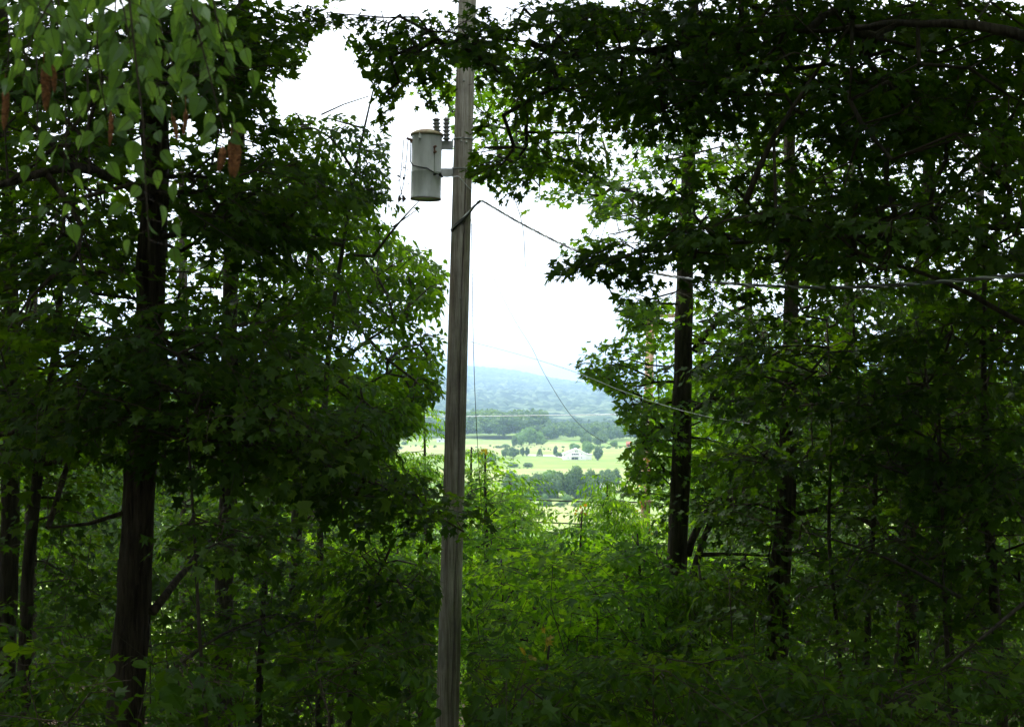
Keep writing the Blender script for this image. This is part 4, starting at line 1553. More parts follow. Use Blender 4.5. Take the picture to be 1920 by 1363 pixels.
tree('young_tree', 'blackish trunk cut by the left edge of the view', 'tree',
     [(8, 1363, 38), (14, 1150, 36), (20, 900, 33), (20, 600, 29), (10, 300, 24), (0, -100, 16)], 16,
     [(-20, 300, 16, 130, 250, 3, 80), (0, 750, 16, 130, 160, 3, 60)], seed=16)
tree('sapling', 'straight thin stem rising from the lower undergrowth between the left trunk and the pole', 'sapling',
     [(484, 1363, 15), (488, 1230, 13), (500, 1050, 10), (515, 900, 6)], 15,
     [(500, 1000, 15, 120, 90, 1.5, 45), (520, 1150, 15, 130, 60, 1.5, 30)], seed=17, kind='maple', crown_from=1.2)
tree('sapling', 'leaning sapling with fine leaves a little left of the pole foot', 'sapling',
     [(650, 1363, 12), (665, 1250, 11), (680, 1150, 9), (705, 1080, 7), (740, 1010, 4)], 14,
     [(700, 1080, 14, 110, 70, 1.3, 40), (740, 1180, 14.5, 80, 80, 1.2, 34)], seed=18, kind='ovate', leaf=L_OVATE, crown_from=1.0, thin=False)
# right
tree('maple_tree', 'near maple whose overhanging branches fill the top right with dark leaves', 'tree',
     [(2200, 1500, 190), (2190, 900, 170), (2170, 400, 150), (2150, 0, 130), (2100, -500, 90), (2080, -900, 50)], 9,
     [(1500, 10, 11.5, 420, 50, 1.5, 90), (1100, 20, 12, 220, 40, 1.5, 45), (680, 30, 13, 90, 20, .6, 8), (1600, 110, 11.5, 330, 150, 2.2, 262), (1260, 130, 12.0, 230, 120, 1.8, 150), (1060, 160, 12.5, 150, 100, 1.5, 75), (930, 300, 12.5, 55, 38, 0.5, 13), (1010, 290, 13.5, 120, 60, 1.0, 32), (790, 70, 13.0, 120, 60, 1.0, 42),
      (780, 130, 13.0, 60, 60, 0.8, 15), (722, 185, 13.0, 22, 42, 0.3, 7), (880, 60, 12.5, 80, 50, 1.0, 20), (1215, 480, 11.0, 100, 42, 0.6, 22), (1110, 498, 11.0, 62, 26, 0.4, 11), (1052, 541, 11.0, 6, 3, 0.05, 0), (1450, 420, 11.5, 250, 130, 2.0, 150),
      (1870, 110, 11.0, 110, 150, 1.5, 70), (1700, 150, 11.5, 120, 60, 1.2, 30), (1780, 350, 11.0, 250, 230, 2.2, 212)],
     kind='maple_fine', seed=19, crown_from=3.5, droop=0.2, scale=0.85, big=[(1500, -330, 10.5, 800, 260, 4, 220), (800, -260, 11.5, 260, 150, 2.5, 45)],
     limbs=[[(2150, 190, 9, 40), (1950, 60, 9.3, 24), (1700, 40, 9.6, 14), (1560, 60, 10.8, 8), (1330, 60, 11.3, 7), (1180, 110, 11.6, 6), (1000, 80, 12, 4), (800, 60, 12.5, 3)],
            [(2150, 430, 10.5, 26), (1950, 420, 10.7, 14), (1650, 440, 11, 9), (1400, 455, 11.2, 6), (1210, 470, 11, 5), (1100, 490, 11, 3)],
            [(1400, 380, 10, 12), (1440, 260, 10, 10), (1530, 130, 10, 7), (1600, 40, 10, 4)],
            [(2100, 700, 10, 16), (1920, 610, 10.2, 11), (1800, 530, 10.4, 9), (1650, 490, 10.6, 5)],
            [(1600, 40, 10, 9), (1595, 130, 9.9, 6), (1588, 190, 9.9, 3)]])
tree('maple_tree', 'straight dark trunk right of the open view, leaves lit green on its left side', 'tree',
     [(1262, 1430, 44), (1266, 1250, 42), (1270, 1100, 39), (1276, 900, 36), (1282, 700, 34), (1286, 560, 31), (1290, 350, 27), (1292, 100, 22), (1295, -250, 14), (1295, -600, 7)], 19,
     [(1320, 340, 19, 210, 180, 3, 130), (1240, 620, 19, 85, 90, 2, 70), (1190, 600, 19, 40, 60, 1, 34), (1205, 560, 19, 30, 24, .8, 12), (1195, 770, 19, 40, 60, 1, 26), (1215, 900, 19, 34, 60, .8, 14), (1150, 700, 19, 75, 45, 1.2, 46), (1110, 690, 19, 36, 22, .6, 12), (1400, 640, 19, 200, 150, 3, 150), (1380, 590, 17.6, 110, 60, .8, 40), (1400, 720, 17.6, 110, 60, .8, 34), (1235, 800, 19, 75, 90, 2, 70), (1200, 860, 19, 40, 50, 1, 18),
      (1400, 850, 19, 180, 110, 3, 80), (1000, 290, 20, 140, 85, 2, 90), (1200, 250, 18, 120, 110, 1.5, 70), (1170, 380, 18, 100, 60, 1.2, 44), (950, 170, 20.5, 100, 100, 2, 60), (850, 160, 20.5, 60, 55, 1, 20), (1120, 370, 19.5, 80, 40, 1.5, 26), (845, 240, 20.5, 26, 24, .5, 6), (850, 330, 20.6, 20, 26, .4, 4), (1130, 450, 19, 60, 60, 1.5, 22)],
     seed=20, leaf=L_BACKLIT, scale=1.0, crown_from=2.2, big=[(1400, -250, 19, 260, 230, 3, 60)],
     limbs=[[(1290, 1040, 19, 15), (1305, 990, 19.2, 14), (1330, 945, 19.5, 12), (1370, 920, 20, 8), (1440, 900, 20, 5)],
            [(1300, 660, 19, 16), (1325, 610, 19, 12), (1370, 575, 19, 9), (1440, 560, 19, 5)],
            [(1300, 700, 19, 15), (1330, 670, 19.2, 12), (1400, 640, 19.5, 8), (1480, 620, 19.5, 4)],
            [(1290, 400, 19, 14), (1140, 345, 19.3, 9), (1040, 315, 19.6, 6), (940, 300, 20, 4)],
            [(1146, 330, 19.4, 6), (1140, 280, 19.6, 5), (1125, 250, 19.8, 3)]])
tree('young_tree', 'crooked thin tree that forks beside the right trunk', 'tree',
     [(1265, 1260, 16), (1292, 1100, 15), (1312, 1040, 13), (1322, 980, 11), (1345, 940, 9), (1385, 925, 6)], 17.5,
     [(1400, 950, 17.5, 90, 60, 1.5, 34), (1380, 1100, 17.5, 110, 70, 1.5, 40)], seed=31, kind='maple', crown_from=1.0,
     limbs=[[(1312, 1040, 17.5, 9), (1360, 1030, 17.5, 7), (1440, 1045, 17.5, 3)]])
tree('maple_tree', 'rough dark trunk standing second to the right of the open view', 'tree',
     [(1448, 1430, 44), (1452, 1250, 42), (1458, 1100, 40), (1468, 950, 36), (1475, 800, 31), (1480, 600, 27), (1482, 300, 21), (1480, -100, 14), (1480, -500, 7)], 17,
     [(1560, 500, 17, 200, 190, 3, 180), (1600, 720, 17, 230, 170, 3, 180), (1500, 230, 17, 230, 180, 3, 120), (1440, 960, 17, 150, 70, 2, 45), (1640, 1000, 17, 150, 100, 2.5, 50)],
     seed=21, bark=BARK_SHAG, big=[(1500, -250, 17, 330, 220, 4, 90)])
tree('maple_tree', 'black trunk deep in the shade on the right, seen above the brush', 'tree',
     [(1696, 1430, 44), (1700, 1200, 42), (1704, 1000, 37), (1715, 800, 32), (1732, 500, 26), (1745, 250, 21), (1750, -100, 13)], 19,
     [(1760, 600, 19, 220, 190, 3, 190), (1790, 860, 19, 170, 130, 3, 110), (1760, 230, 19, 200, 200, 3, 100)], seed=22, big=[(1750, -250, 19, 300, 200, 4, 70)])
for (nm, lb, tp, d_, bl, sd_) in (
        ('young_tree', 'thin upright stem between the two right hand trunks', [(1622, 1363, 15), (1628, 1150, 13), (1640, 950, 10), (1650, 700, 6)], 15, [(1640, 820, 15, 110, 120, 2, 36), (1600, 1080, 15, 110, 80, 2, 26)], 23),
        ('young_tree', 'slim dark stem right of the shaded black trunk', [(1790, 1363, 18), (1775, 1150, 16), (1760, 1000, 13), (1740, 850, 9), (1735, 650, 5)], 14, [(1780, 850, 14, 120, 140, 2, 42), (1800, 1100, 14, 130, 90, 2, 34)], 24),
        ('young_tree', 'stem near the right edge with bare lower branches', [(1880, 1363, 22), (1868, 1150, 20), (1850, 950, 17), (1845, 700, 12), (1850, 400, 7)], 13, [(1870, 600, 13, 110, 250, 2, 80), (1880, 980, 13, 110, 140, 2, 50)], 25)):
    tree(nm, lb, 'tree', tp, d_, bl, seed=sd_, crown_from=1.5)

tree('young_tree', 'leafy young maple whose branches spread in front of the second right trunk', 'tree',
     [(1590, 1420, 9), (1574, 1200, 8), (1550, 1000, 7), (1562, 800, 5), (1550, 600, 3)], 13.5,
     [(1480, 600, 13.5, 150, 70, 1.5, 50), (1560, 700, 13, 200, 90, 1.8, 70), (1440, 840, 13.5, 100, 50, 1.2, 26), (1650, 850, 13.5, 170, 80, 1.6, 50), (1330, 690, 14.5, 70, 26, .8, 12), (1480, 1290, 13, 170, 50, 1.5, 30)],
     seed=27, crown_from=2.0, scale=.9)
tree('young_tree', 'dark leafy young tree that hides the ground before the black trunk', 'tree',
     [(1795, 1420, 10), (1772, 1200, 9), (1768, 1000, 7), (1760, 750, 4)], 12.5,
     [(1800, 620, 12.5, 160, 80, 1.5, 60), (1740, 760, 12.5, 170, 90, 1.5, 60), (1850, 900, 12.5, 130, 110, 1.5, 50), (1700, 1040, 12.5, 130, 60, 1.2, 34)],
     seed=28, crown_from=2.0, scale=.9)
tree('young_tree', 'slight young maple spreading thin dark layers across the big left trunk', 'tree',
     [(395, 1420, 8), (372, 1200, 7), (366, 1000, 6), (350, 800, 4), (345, 620, 2)], 10.5,
     [(290, 650, 10.5, 150, 80, 1.2, 36), (420, 740, 10.5, 170, 60, 1.2, 40), (150, 760, 10.5, 130, 60, 1.2, 30), (560, 800, 10.8, 150, 45, 1.0, 30), (400, 1000, 10.5, 120, 50, 1, 14)],
     seed=29, crown_from=2.0, scale=.85)

# trees further down the slope behind, both sides; and the ones that close the edges of the view
back = [(-60, 30, [(40, 560, 30, 200, 300, 5, 130), (150, 900, 30, 200, 180, 5, 80)], [(60, 1200, 24), (60, 700, 20), (70, 300, 12)], 'tree glimpsed through the leaves at the upper far left'),
        (0, 34, [(330, 500, 34, 200, 300, 5, 130), (330, 920, 34, 200, 170, 5, 90)], [(350, 1200, 24), (345, 700, 20), (340, 300, 12)], 'pale lit tree glimpsed just right of the big left trunk'),
        (0, 30, [(560, 950, 32, 170, 90, 4, 80), (700, 950, 30, 80, 50, 3, 36), (560, 700, 33, 120, 200, 4, 70)], [(600, 1200, 20), (590, 900, 16), (585, 650, 10)], 'low tree down the slope seen left of the pole'),
        (0, 32, [(1380, 560, 32, 100, 260, 4, 80), (1400, 940, 32, 150, 140, 4, 80)], [(1395, 1200, 22), (1400, 800, 18), (1400, 350, 10)], 'sunlit tree seen between the first and second right trunks'),
        (0, 34, [(1610, 450, 34, 180, 300, 5, 120), (1600, 930, 34, 180, 170, 5, 90)], [(1580, 1200, 26), (1590, 700, 20), (1600, 300, 12)], 'background tree between the second right trunk and the black trunk'),
        (0, 30, [(1870, 550, 30, 180, 330, 5, 130), (1850, 950, 30, 180, 170, 5, 80)], [(1830, 1200, 26), (1830, 700, 22), (1840, 300, 14)], 'background tree glimpsed at the upper far right')]
for n_, (_, d_, bl, tp, lb) in enumerate(back):
    tree('forest_tree', lb, 'tree', tp, d_, bl, seed=50 + n_, kind='far', leaf=L_OVATE, crown_from=2.5, scale=1.1, thin=True, dens=0.75)

# ------------------------------------------------------------------ saplings that reach into the open view, leaf colour lightened so they look sky-lit
def sap(name, label, pts, d, blobs, kind, seed, leaf=L_YOUNG_LIT, scale=1.0, gap=False, dens=1.0):
    return tree(name, label, 'sapling', pts, d, blobs, kind=kind, leaf=leaf, seed=seed, crown_from=0.8, scale=scale, thin=False, gap=gap, bark=BARK_GREY, dens=dens)


sap('walnut_sapling', 'sapling with drooping feathery leaves rising just left of the pole', [(800, 1150, 9), (798, 1000, 8), (797, 900, 6), (796, 800, 4), (795, 762, 2)], 25,
    [(795, 800, 25, 26, 22, .4, 3), (795, 770, 25, 6, 3, .1, 2), (790, 870, 25, 50, 35, 1, 14), (785, 940, 25, 70, 45, 1.2, 20)], 'pinnate', 61, scale=.95)
sap('walnut_sapling', 'pale feathery sapling between the pole and the upright wire', [(882, 1150, 9), (882, 1000, 7), (882, 900, 5), (884, 838, 3)], 26,
    [(882, 850, 26, 14, 14, .3, 3), (884, 900, 26, 26, 32, .8, 8), (890, 970, 26, 50, 40, 1, 14)], 'pinnate', 62, scale=.9)
sap('maple_sapling', 'bright maple sapling right of the pole topped by an orange leaf cluster', [(915, 1180, 10), (912, 1050, 8), (910, 940, 6), (910, 850, 3)], 23,
    [(910, 868, 23, 18, 14, .4, 5), (912, 905, 23, 40, 30, .8, 16), (920, 960, 23, 75, 50, 1.2, 40), (930, 1030, 23, 110, 50, 1.5, 50)], 'maple', 63, scale=.85)
sap('walnut_sapling', 'broad feathery sapling filling the middle left of the lower gap', [(975, 1200, 10), (970, 1080, 8), (965, 980, 6), (955, 900, 3)], 25,
    [(960, 925, 25, 30, 20, .6, 9), (965, 960, 25, 50, 30, 1, 20), (985, 1020, 25, 90, 40, 1.3, 28)], 'pinnate', 64)
sap('maple_sapling', 'upright sapling with reddish new leaves in the centre of the lower gap', [(1085, 1250, 8), (1085, 1120, 6), (1088, 1010, 4), (1092, 952, 2)], 20,
    [(1090, 968, 20, 12, 10, .2, 3), (1088, 1000, 20, 30, 18, .5, 9), (1085, 1050, 20, 70, 30, 1, 24), (1060, 1100, 20, 110, 40, 1.5, 36)], 'ovate', 65, scale=1.0)
sap('walnut_sapling', 'tall feathery sapling left of the russet pole, long drooping leaves', [(1150, 1220, 10), (1146, 1100, 8), (1140, 980, 5), (1138, 905, 3)], 22,
    [(1138, 908, 22, 14, 8, .3, 3), (1142, 945, 22, 36, 22, .7, 9), (1150, 985, 22, 60, 35, 1, 18), (1160, 1050, 22, 90, 45, 1.3, 28)], 'pinnate', 66)
sap('maple_sapling', 'leafy sapling at the foot of the right trunk, pointed bright leaves', [(1215, 1330, 12), (1205, 1180, 9), (1200, 1080, 6), (1195, 1000, 3)], 17,
    [(1200, 1030, 17, 70, 30, 1, 18), (1210, 1100, 17, 110, 50, 1.4, 46), (1240, 1190, 17, 110, 50, 1.2, 36)], 'maple', 67)
sap('pawpaw_sapling', 'large leaved bush right of the pole near the bottom edge', [(925, 1430, 12), (930, 1340, 10), (945, 1280, 6)], 12,
    [(940, 1310, 12, 80, 26, .6, 11), (930, 1350, 12, 100, 30, .7, 13)], 'broad', 68, leaf=L_OVATE, scale=.9)
sap('maple_sapling', 'small sapling with yellowed leaves in the lower centre', [(1010, 1430, 9), (1015, 1300, 7), (1030, 1210, 4)], 13,
    [(1020, 1290, 13, 80, 50, .8, 20)], 'maple', 69)
sap('walnut_sapling', 'feathery sapling low at the right trunk with an arching top', [(1330, 1250, 9), (1320, 1130, 7), (1310, 1060, 4)], 16,
    [(1320, 1120, 16, 100, 50, 1, 20)], 'pinnate', 70, leaf=L_OVATE)
sap('maple_sapling', 'bushy sapling lit from behind between the left trunk and the pole', [(620, 1300, 11), (630, 1150, 8), (640, 1060, 5)], 22,
    [(660, 1050, 22, 130, 60, 1.5, 50), (720, 1110, 21, 100, 80, 1.5, 50)], 'maple', 71, gap=True)
sap('maple_sapling', 'pale leafed sapling close behind the left side of the pole', [(790, 1300, 10), (790, 1150, 8), (795, 1060, 5)], 22,
    [(790, 1080, 22, 70, 60, 1.2, 34), (780, 1180, 21, 90, 70, 1.4, 40)], 'broad', 72)

for q, (px_, top_, d_, kd_, lb_) in enumerate((
        (1020, 1010, 26, 'ovate', 'upright fine leafed sapling in the middle of the bright thicket'),
        (1055, 1035, 28, 'maple', 'backlit maple sapling behind the reddish tipped one'),
        (1115, 1000, 27, 'maple', 'bright maple sapling beneath the tall feathery one'),
        (940, 1040, 19, 'ovate', 'slim sapling in front of the thicket, just right of the pole'),
        (1180, 985, 28, 'ovate', 'fine leafed sapling below the foot of the russet pole'),
        (1235, 1010, 24, 'maple', 'maple sapling tucked against the left side of the right trunk'),
        (1000, 1130, 17, 'maple', 'low spreading maple sapling in the shade of the thicket'),
        (1120, 1150, 16, 'ovate', 'small pointed leafed sapling low in the right of the thicket'),
        (745, 1010, 26, 'maple', 'bright sapling left of the pole beneath the long dark limb'),
        (700, 960, 28, 'ovate', 'backlit sapling glimpsed left of the pole under the dark limb'))):
    sap('maple_sapling' if kd_ == 'maple' else 'beech_sapling', lb_, [(px_ + 4, top_ + 260, 9), (px_ + 2, top_ + 130, 7), (px_, top_ + 8, 3)], d_,
        [(px_, top_ + 20, d_, 16, 14, .3, 5), (px_, top_ + 55, d_, 42, 26, .8, 16), (px_ + 3, top_ + 110, d_, 66, 36, 1.1, 26)], kd_, 200 + q, scale=.9)

# turned leaves: a few orange ones on the sapling by the pole and in the lower centre
rg2 = np.random.default_rng(91)


vine_made = []


def few(name, label, cx, cy_, d, n, sp, size, mat, g=MAPLE, cat='leaf cluster'):
    s = Spray()
    c = P(cx, cy_, d)
    stem_pts = []
    for _ in range(n):
        sy_ = 26 if cat == 'vine' else 1
        p = np.array(P(cx + rg2.normal(0, sp), cy_ + (rg2.uniform(-1, 1) * sy_ * (1 if d < 30 else 5.5) if cat == 'vine' else rg2.normal(0, sp)), d + rg2.normal(0, .06)))
        s.leaf(g, p, rot(rg2.uniform(-3, 3), rg2.uniform(-.9, .9), rg2.uniform(-.8, .8) + 0.9), size * rg2.uniform(.8, 1.2))
        s.twig((np.array(c) if cat != 'vine' else p + np.array([.02, 0, .03])) - np.array([0, 0, size * .8]), p, 0.002)
    acc = Acc()
    acc.add(np.concatenate(s.v), np.concatenate(s.f), np.concatenate(s.m), 0.5) if False else None
    v, f, m_ = np.concatenate(s.v), np.concatenate(s.f), np.concatenate(s.m)
    acc.v.append(v)
    acc.f.append(f)
    acc.m.append(m_)
    acc.r.append(rg2.random(len(f)))
    acc.s.append(np.zeros(len(f), bool))
    if name == 'vine' and not vine_made:                  # this one has a stem of its own
        r_ = empty('vine', tuple(c), label, cat)
        acc.build('foliage', [mat, TWIG], r_)
        vine_made.append(r_)
        return r_
    return tag(acc.build(name, [mat, TWIG], origin=tuple(c)), label, cat)


few('leaf_cluster', 'orange yellow leaf tuft at the tip of the sapling right of the upright wire', 909, 846, 22.9, 9, 3.5, .07, L_YELLOW)
few('leaf_cluster', 'single yellow leaf patch in the lower centre undergrowth', 986, 1237, 12.4, 3, 4, .08, L_YELLOW, BROAD)
few('leaf_cluster', 'dull orange maple leaves above the yellow leaf in the lower centre', 1030, 1200, 12.8, 4, 9, .10, L_YELLOW)
few('leaf_cluster', 'reddish leaf tips crowning the upright sapling in the lower gap', 1088, 956, 19.9, 6, 6, .07, L_RED, OVATE)
few('vine', 'dead dangling vine with withered leaves hanging left of the transformer', 757, 320, PD - .1, 16, 4, .05, BLACKWIRE, OVATE, 'vine')
vn = Acc()
for dx in (0, 8):
    vn.tube(interp_path([P(765 - dx, 262, PD - .05), P(762 - dx, 300, PD - .05), P(757 - dx, 345, PD - .05), P(748 + dx, 376, PD - .05)], .03)[0], .006, 5)
    vn.tube([P(748 + dx, 366, PD - .05), P(750 + dx, 373, PD - .05), P(747 + dx, 380, PD - .05)], [.004, .03, .004], 6)
vo_ = vn.build('stem', TWIG, bpy.data.objects['vine'])
few('vine', 'rust coloured dying vine leaves clinging up the distant russet pole', 1207, 880, PD2 - .6, 60, 11, .22, L_RED, OVATE, 'vine')

# ------------------------------------------------------------------ undergrowth: one mass nobody could count
rngu = np.random.default_rng(77)
groups = {'maple': [], 'ovate': [], 'broad': [], 'young': []}
shade = groups


def brush(x0, x1, ytop0, ytop1, d0, d1, n, kinds, ybot=1420):
    """shrubs on the slope between two picture columns; their tops follow the line ytop0..ytop1"""
    for _ in range(n):
        px = rngu.uniform(x0, x1)
        d_ = rngu.uniform(d0, d1)
        tp = ytop0 + (ytop1 - ytop0) * (px - x0) / (x1 - x0)
        py = rngu.uniform(tp, ybot)
        p = P(px, py, d_)
        g = float(ground_z(p.x, p.y))
        if p.z < g + 0.15:
            p.z = g + rngu.uniform(0.15, 0.7)
        if p.z > g + 6.5:
            continue
        groups[kinds[rngu.integers(0, len(kinds))]].append(tuple(p))


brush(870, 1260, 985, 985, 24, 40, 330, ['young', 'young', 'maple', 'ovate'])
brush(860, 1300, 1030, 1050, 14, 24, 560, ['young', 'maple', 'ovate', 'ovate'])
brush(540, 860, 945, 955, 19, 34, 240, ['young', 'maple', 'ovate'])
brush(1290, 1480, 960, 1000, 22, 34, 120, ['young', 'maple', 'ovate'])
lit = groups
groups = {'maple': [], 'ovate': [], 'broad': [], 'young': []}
brush(860, 1300, 1240, 1200, 9, 14, 120, ['ovate', 'ovate', 'maple'])
brush(-60, 700, 960, 960, 20, 40, 460, ['young', 'maple', 'ovate'])
brush(-60, 860, 1040, 1060, 13, 20, 420, ['maple', 'ovate', 'maple'])
brush(-60, 860, 1200, 1200, 9, 13, 170, ['maple', 'ovate', 'broad'])
brush(1280, 1980, 980, 960, 20, 40, 520, ['young', 'maple', 'ovate'])
brush(1280, 1980, 1060, 1060, 13, 20, 380, ['maple', 'ovate', 'maple'])
brush(1280, 1980, 1180, 1180, 9, 13, 170, ['maple', 'ovate', 'maple'])
for groups, lm_, lb_, ns_ in ((lit, L_YOUNG_LIT, 'bright green brush filling the lower centre beyond the pole', 34), (groups, L_OVATE, 'dark brush and seedlings covering the slope left and right under the trees', 130)):  # centre brush painted with the lighter leaf to look lit, sides darker
    ua = Acc()
    allp = np.array(sum(groups.values(), []))
    stems = []
    for _ in range(ns_):
        q = allp[rngu.integers(0, len(allp))]
        sx, sy = q[0] + rngu.normal(0, .3), q[1] + rngu.normal(0, .3)
        g = float(ground_z(sx, sy))
        hgt = max(0.4, q[2] - g)
        ex, ey = pix(np.array([[sx, sy, q[2]]]))
        if sy < 19.5 and 760 < ex[0] < 930:
            continue
        lean = rngu.normal(0, .12, 2)
        for t in np.linspace(0, 1, 8):
            stems.append((sx + lean[0] * hgt * t, sy + lean[1] * hgt * t, g + hgt * t, g))
    st = np.array(stems)
    for q in range(0, len(st), 8):
        ua.tube(st[q:q + 8, :3], np.linspace(0.013, 0.005, 8), 5, 1)
    for kd, lst in groups.items():
        if not lst:
            continue
        pts_ = np.array(lst)
        pts_ = pts_[keep_mask(pts_, rngu, 10)]
        segs, dirs = skeleton(st[:, :3], pts_, rngu, r0=0.0022, maxr=0.006, pathw=0)
        add_segs(ua, segs, 1, 3, 0, True, rngu)
        n = len(pts_)
        yaw = np.arctan2(dirs[:, 1], dirs[:, 0]) + rngu.normal(0, .7, n)
        add_sprays(ua, {'young': 'maple'}.get(kd, kd), pts_, yaw, rngu.normal(.1, .25, n), rngu.normal(0, .25, n), rngu.uniform(.8, 1.2, n), rngu, True)
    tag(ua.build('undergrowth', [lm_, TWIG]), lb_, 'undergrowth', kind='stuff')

# ------------------------------------------------------------------ the wood beyond, and an unseen canopy added for shade: masses nobody could count
rngw = np.random.default_rng(123)


def mass(name, label, pos, kind, smin, smax, leaf):
    pos = np.array(pos)
    a_ = Acc()
    n = len(pos)
    add_sprays(a_, kind, pos, rngw.uniform(0, 6.28, n), rngw.normal(.15, .25, n), rngw.normal(0, .25, n), rngw.uniform(smin, smax, n), rngw, True)
    for _ in range(max(6, n // 90)):                      # stems that carry it
        q = pos[rngw.integers(0, n)]
        if name == 'unseen_shade_wood':
            q = pos[rngw.integers(0, n)] * np.array([1, 1, 1])
            if q[1] > -1:
                continue
        g = float(ground_z(q[0], q[1]))
        if q[2] - g > 1.0:
            zt = np.linspace(g - .3, q[2], 8)
            a_.tube(np.stack([q[0] + np.cumsum(rngw.normal(0, .05, 8)), q[1] + np.cumsum(rngw.normal(0, .05, 8)), zt], 1), np.linspace(.11, .03, 8), 7, 1)
    return tag(a_.build(name, [leaf, BARK]), label, kind='stuff')


pos = []
for x0, x1, yt, n in ((-150, 760, 700, 1300), (1260, 2080, 690, 1100), (740, 1280, 1005, 260)):
    for _ in range(n):
        px, py, d_ = rngw.uniform(x0, x1), rngw.uniform(yt, 1330), rngw.uniform(36, 62)
        p = P(px, py, d_)
        g = float(ground_z(p.x, p.y))
        if p.z < g + .2:
            p.z = g + rngw.uniform(.2, 3.5)
            if d_ > 52:
                continue
        pos.append(tuple(p))
mass('lower_wood', 'leafy wood further down the slope, glimpsed between the trunks', pos, 'far', 1.5, 2.3, L_OVATE)
pos = []
while len(pos) < 5600:
    x, y, z = rngw.uniform(-26, 26), rngw.uniform(-24, 30), rngw.uniform(0.3, 16)
    if y > -3 and z < 4.5 and abs(x) < 9:
        continue
    if abs(x + 0.3) < 3.0 and y > 6.5 or y > 17 and abs(x - 1) < 8:  # openings shaped to let light down on the pole and centre
        continue
    if -4.2 < x < 0.6 and -3.5 < y < 5.4 and z > 2.2:  # opening shaped to light the near branch
        continue
    if x * x + y * y < 16:
        continue
    if y > 0.5:
        a_, b_ = pix(np.array([[x, y, z]]))
        mg = 40 + 2.0 * F / y
        if -mg < a_[0] < 1920 + mg and b_[0] > -mg:
            continue
    if z < float(ground_z(x, y)) + .3:
        continue
    pos.append((x, y, z))
mass('unseen_shade_wood', 'unseen leafy canopy added around the view to shade the foliage', pos, 'far', 1.9, 2.6, L_MAPLE)  # out of view, added to darken the sides

# bare dead branches low on the right and a fallen one in the brush
rbd = np.random.default_rng(44)
for (pts0, d_, sp_b, n_b, lb) in (([(1800, 1120, 8), (1700, 1060, 6), (1600, 1020, 4), (1520, 1000, 3)], 11.5, (1600, 1010, 110, 40), 46, 'tangle of fine bare grey twigs low on the right'),
                                  ([(1920, 1130, 8), (1800, 1230, 6), (1720, 1290, 5), (1640, 1330, 3)], 10.5, (1740, 1260, 110, 50), 26, 'pale dead branch slanting down through the brush at the lower right'),
                                  ([(330, 1250, 7), (420, 1180, 5), (520, 1150, 3)], 11, (430, 1170, 100, 40), 24, 'bare dead branch low between the left trunk and the pole')):
    lp = [P(a, b, d_) for a, b, w_ in pts0]
    o, q, s_ = interp_path(lp, .12)
    a = Acc()
    a.tube(o, np.interp(q, s_, [w_ / 2 / F * d_ for a_, b_, w_ in pts0]), 7, jitter=.05, rng=rbd)
    cx, cy_, rx, ry = sp_b
    tips_ = np.array([tuple(P(rbd.normal(cx, rx), rbd.normal(cy_, ry), d_ + rbd.normal(0, .4))) for _ in range(n_b)])
    sg, _d = skeleton(o[1:], tips_, rbd, r0=.0022, maxr=.007, bend=.08, pathw=.2)
    add_segs(a, sg, 0, 4, 0, False, rbd)
    tag(a.build('dead_branch', BARK_GREY, origin=tuple(lp[0])), lb, 'branch')

# ------------------------------------------------------------------ the near branch at the top left, with brown catkins
rb = np.random.default_rng(5)
br = empty('birch_branch', P(150, -60, 3.0), 'near hanging branch with pale toothed leaves at the top left', 'branch')
shoots = [  # each: list of (px, py, d)
    [(150, -120, 2.9), (110, -20, 2.9), (60, 60, 2.9), (40, 160, 2.9)],
    [(200, -120, 3.0), (190, 0, 3.0), (180, 80, 3.0), (190, 170, 3.0), (210, 250, 3.0)],
    [(260, -120, 3.1), (270, 0, 3.1), (285, 100, 3.1), (300, 180, 3.1)],
    [(300, -120, 3.0), (340, 0, 3.0), (390, 60, 3.0), (430, 110, 3.0)],
    [(320, -120, 2.9), (360, 20, 2.9), (390, 130, 2.9), (410, 210, 2.9), (425, 260, 2.9)],
    [(230, -120, 2.8), (255, 120, 2.8), (270, 240, 2.8), (272, 340, 2.8), (278, 420, 2.8), (280, 470, 2.8)],
    [(100, -120, 3.2), (120, 120, 3.2), (125, 260, 3.2), (115, 350, 3.2), (100, 430, 3.2)],
    [(-40, -100, 3.0), (20, -20, 3.0), (90, 30, 3.0), (150, 60, 3.0)],
    [(180, -100, 2.9), (230, 0, 2.9), (240, 60, 2.9), (250, 120, 2.9)],
    [(60, -100, 3.3), (70, 150, 3.3), (70, 280, 3.3), (66, 340, 3.3)],
    [(160, -100, 3.3), (165, 200, 3.3), (168, 330, 3.3), (160, 410, 3.3)],
    [(10, -110, 3.1), (10, 0, 3.1), (20, 80, 3.1), (10, 150, 3.1)],
    [(90, -110, 3.1), (95, -10, 3.1), (110, 60, 3.1), (140, 110, 3.1)],
    [(340, -110, 3.1), (360, -20, 3.1), (380, 60, 3.1), (360, 140, 3.1)],
    [(290, -110, 3.2), (300, 60, 3.2), (330, 140, 3.2), (350, 190, 3.2)],
    [(390, -60, 3.0), (410, 60, 3.0), (435, 120, 3.0), (440, 160, 3.0)],
    [(220, -110, 3.2), (215, 60, 3.2), (205, 150, 3.2), (215, 210, 3.2)]]
nleaf = [26, 34, 32, 28, 32, 28, 20, 26, 26, 11, 13, 18, 22, 22, 24, 18, 22]
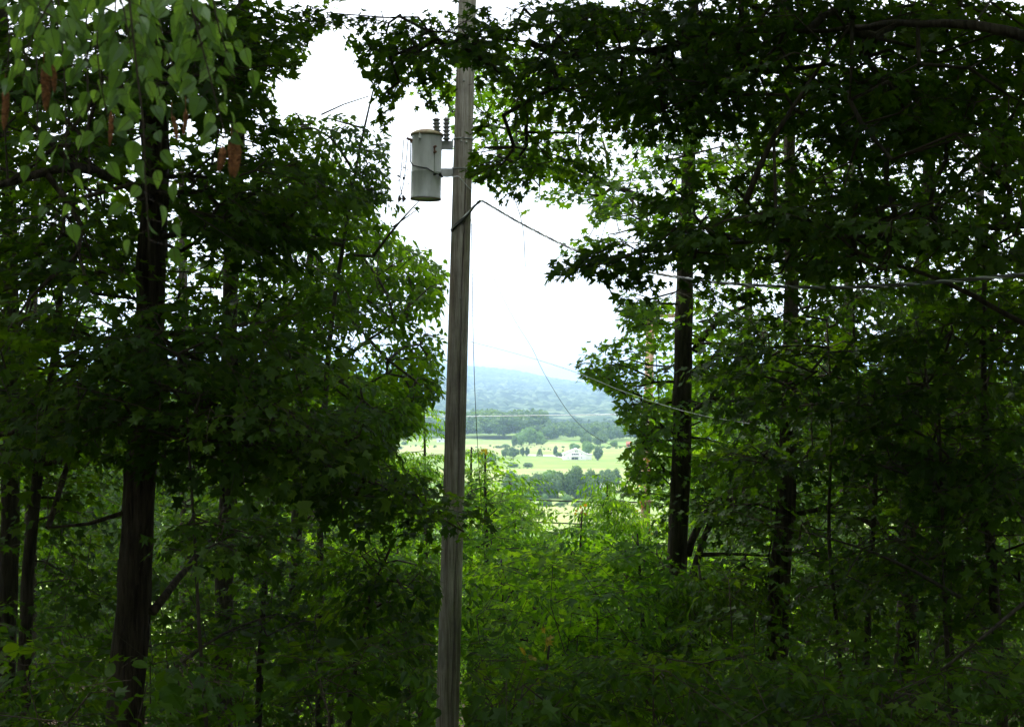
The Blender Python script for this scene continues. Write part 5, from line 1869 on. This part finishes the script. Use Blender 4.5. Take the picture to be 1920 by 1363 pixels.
for sh, nl in zip(shoots, nleaf):
    o, q, s = interp_path([P(*c) for c in sh], 0.02)
    a = Acc()
    a.tube(o, np.linspace(0.0028, 0.0010, len(o)), 6)
    tw = a.build('twig', TWIG, br)
    spy = Spray()
    first = int(len(o) * .18)
    for i_ in range(nl):
        j_ = int(first + (len(o) - 1 - first) * (i_ + rb.uniform(0, .6)) / nl)
        j_ = min(j_, len(o) - 1)
        side = 1 if i_ % 2 else -1
        az_ = (0 if side > 0 else math.pi) + rb.normal(0, .5)
        pit = rb.uniform(0.75, 1.45)                          # leaves hang down
        b_ = o[j_]
        off = np.array([math.cos(az_) * rb.uniform(.01, .055), math.sin(az_) * .02, -rb.uniform(.004, .02)])
        spy.twig(b_, b_ + off, .0007)
        face = rb.normal(1.2 * side if False else 0, .5)
        Rm = np.array(Matrix.Rotation(az_, 3, 'Z') @ Matrix.Rotation(pit, 3, 'Y') @ Matrix.Rotation(rb.normal(math.pi / 2 * side * (1 if rb.random() < .75 else 0), .45), 3, 'X'))
        spy.leaf(BIRCH, b_ + off, Rm, rb.uniform(.030, .052))
        m0 = Rm @ np.array([.0, 0, .0006])
        spy.twig(b_ + off + m0, b_ + off + Rm @ np.array([.036, 0, -.0012]), .0006)
    acc = Acc()
    acc.v.append(np.concatenate(spy.v))
    acc.f.append(np.concatenate(spy.f))
    acc.m.append(np.concatenate(spy.m))
    lr = rb.random(len(spy.c) + 1)
    acc.r.append(lr[np.concatenate(spy.l)])
    acc.s.append(np.zeros(len(acc.f[0]), bool))
    acc.build('foliage', [L_BIRCH, TWIG], br)
for (px, py, ln, wd, d_) in ((82, 120, 90, 14, 3.0), (97, 120, 55, 9, 3.1), (10, 160, 85, 11, 3.1), (208, 210, 65, 8, 3.0), (418, 275, 48, 12, 2.9), (434, 262, 70, 14, 2.9), (445, 266, 68, 12, 2.9), (322, 215, 50, 7, 3.1), (348, 205, 50, 7, 3.1)):
    a = Acc()
    k_ = 9
    lean = rb.normal(0, 4)
    o = [P(px + lean * t + 1.5 * math.sin(t * 4), py + ln * t, d_) for t in np.linspace(0, 1, k_)]
    r_ = np.array([.15, .75, 1, 1, .97, .92, .82, .6, .15]) * wd * 1.25 / 2 / F * d_
    o2, q2, s2 = interp_path(o, 0.0022)
    rr2 = np.interp(q2, s2, r_) * (1 + .13 * np.sin(np.arange(len(q2)) * 2.1))
    a.tube(o2, rr2, 12, jitter=.06, rng=rb)
    a.tube([P(px, py - 22, d_), P(px, py + 2, d_)], .0009, 5)
    a.build('catkin', CATKIN, br)

# ------------------------------------------------------------------ haze over the valley
hm, t = nodes('haze')
pv = N(t, 'ShaderNodeVolumePrincipled')
pv.inputs['Color'].default_value = (0.50, 0.70, 1.0, 1)
pv.inputs['Density'].default_value = 0.000155
pv.inputs['Anisotropy'].default_value = 0.2
o_ = N(t, 'ShaderNodeOutputMaterial')
t.links.new(pv.outputs[0], o_.inputs['Volume'])
a = Acc()
a.box((21000, 16400, 360), Matrix.Translation((0, 7900, 110)))
tag(a.build('haze', hm), kind='stuff')
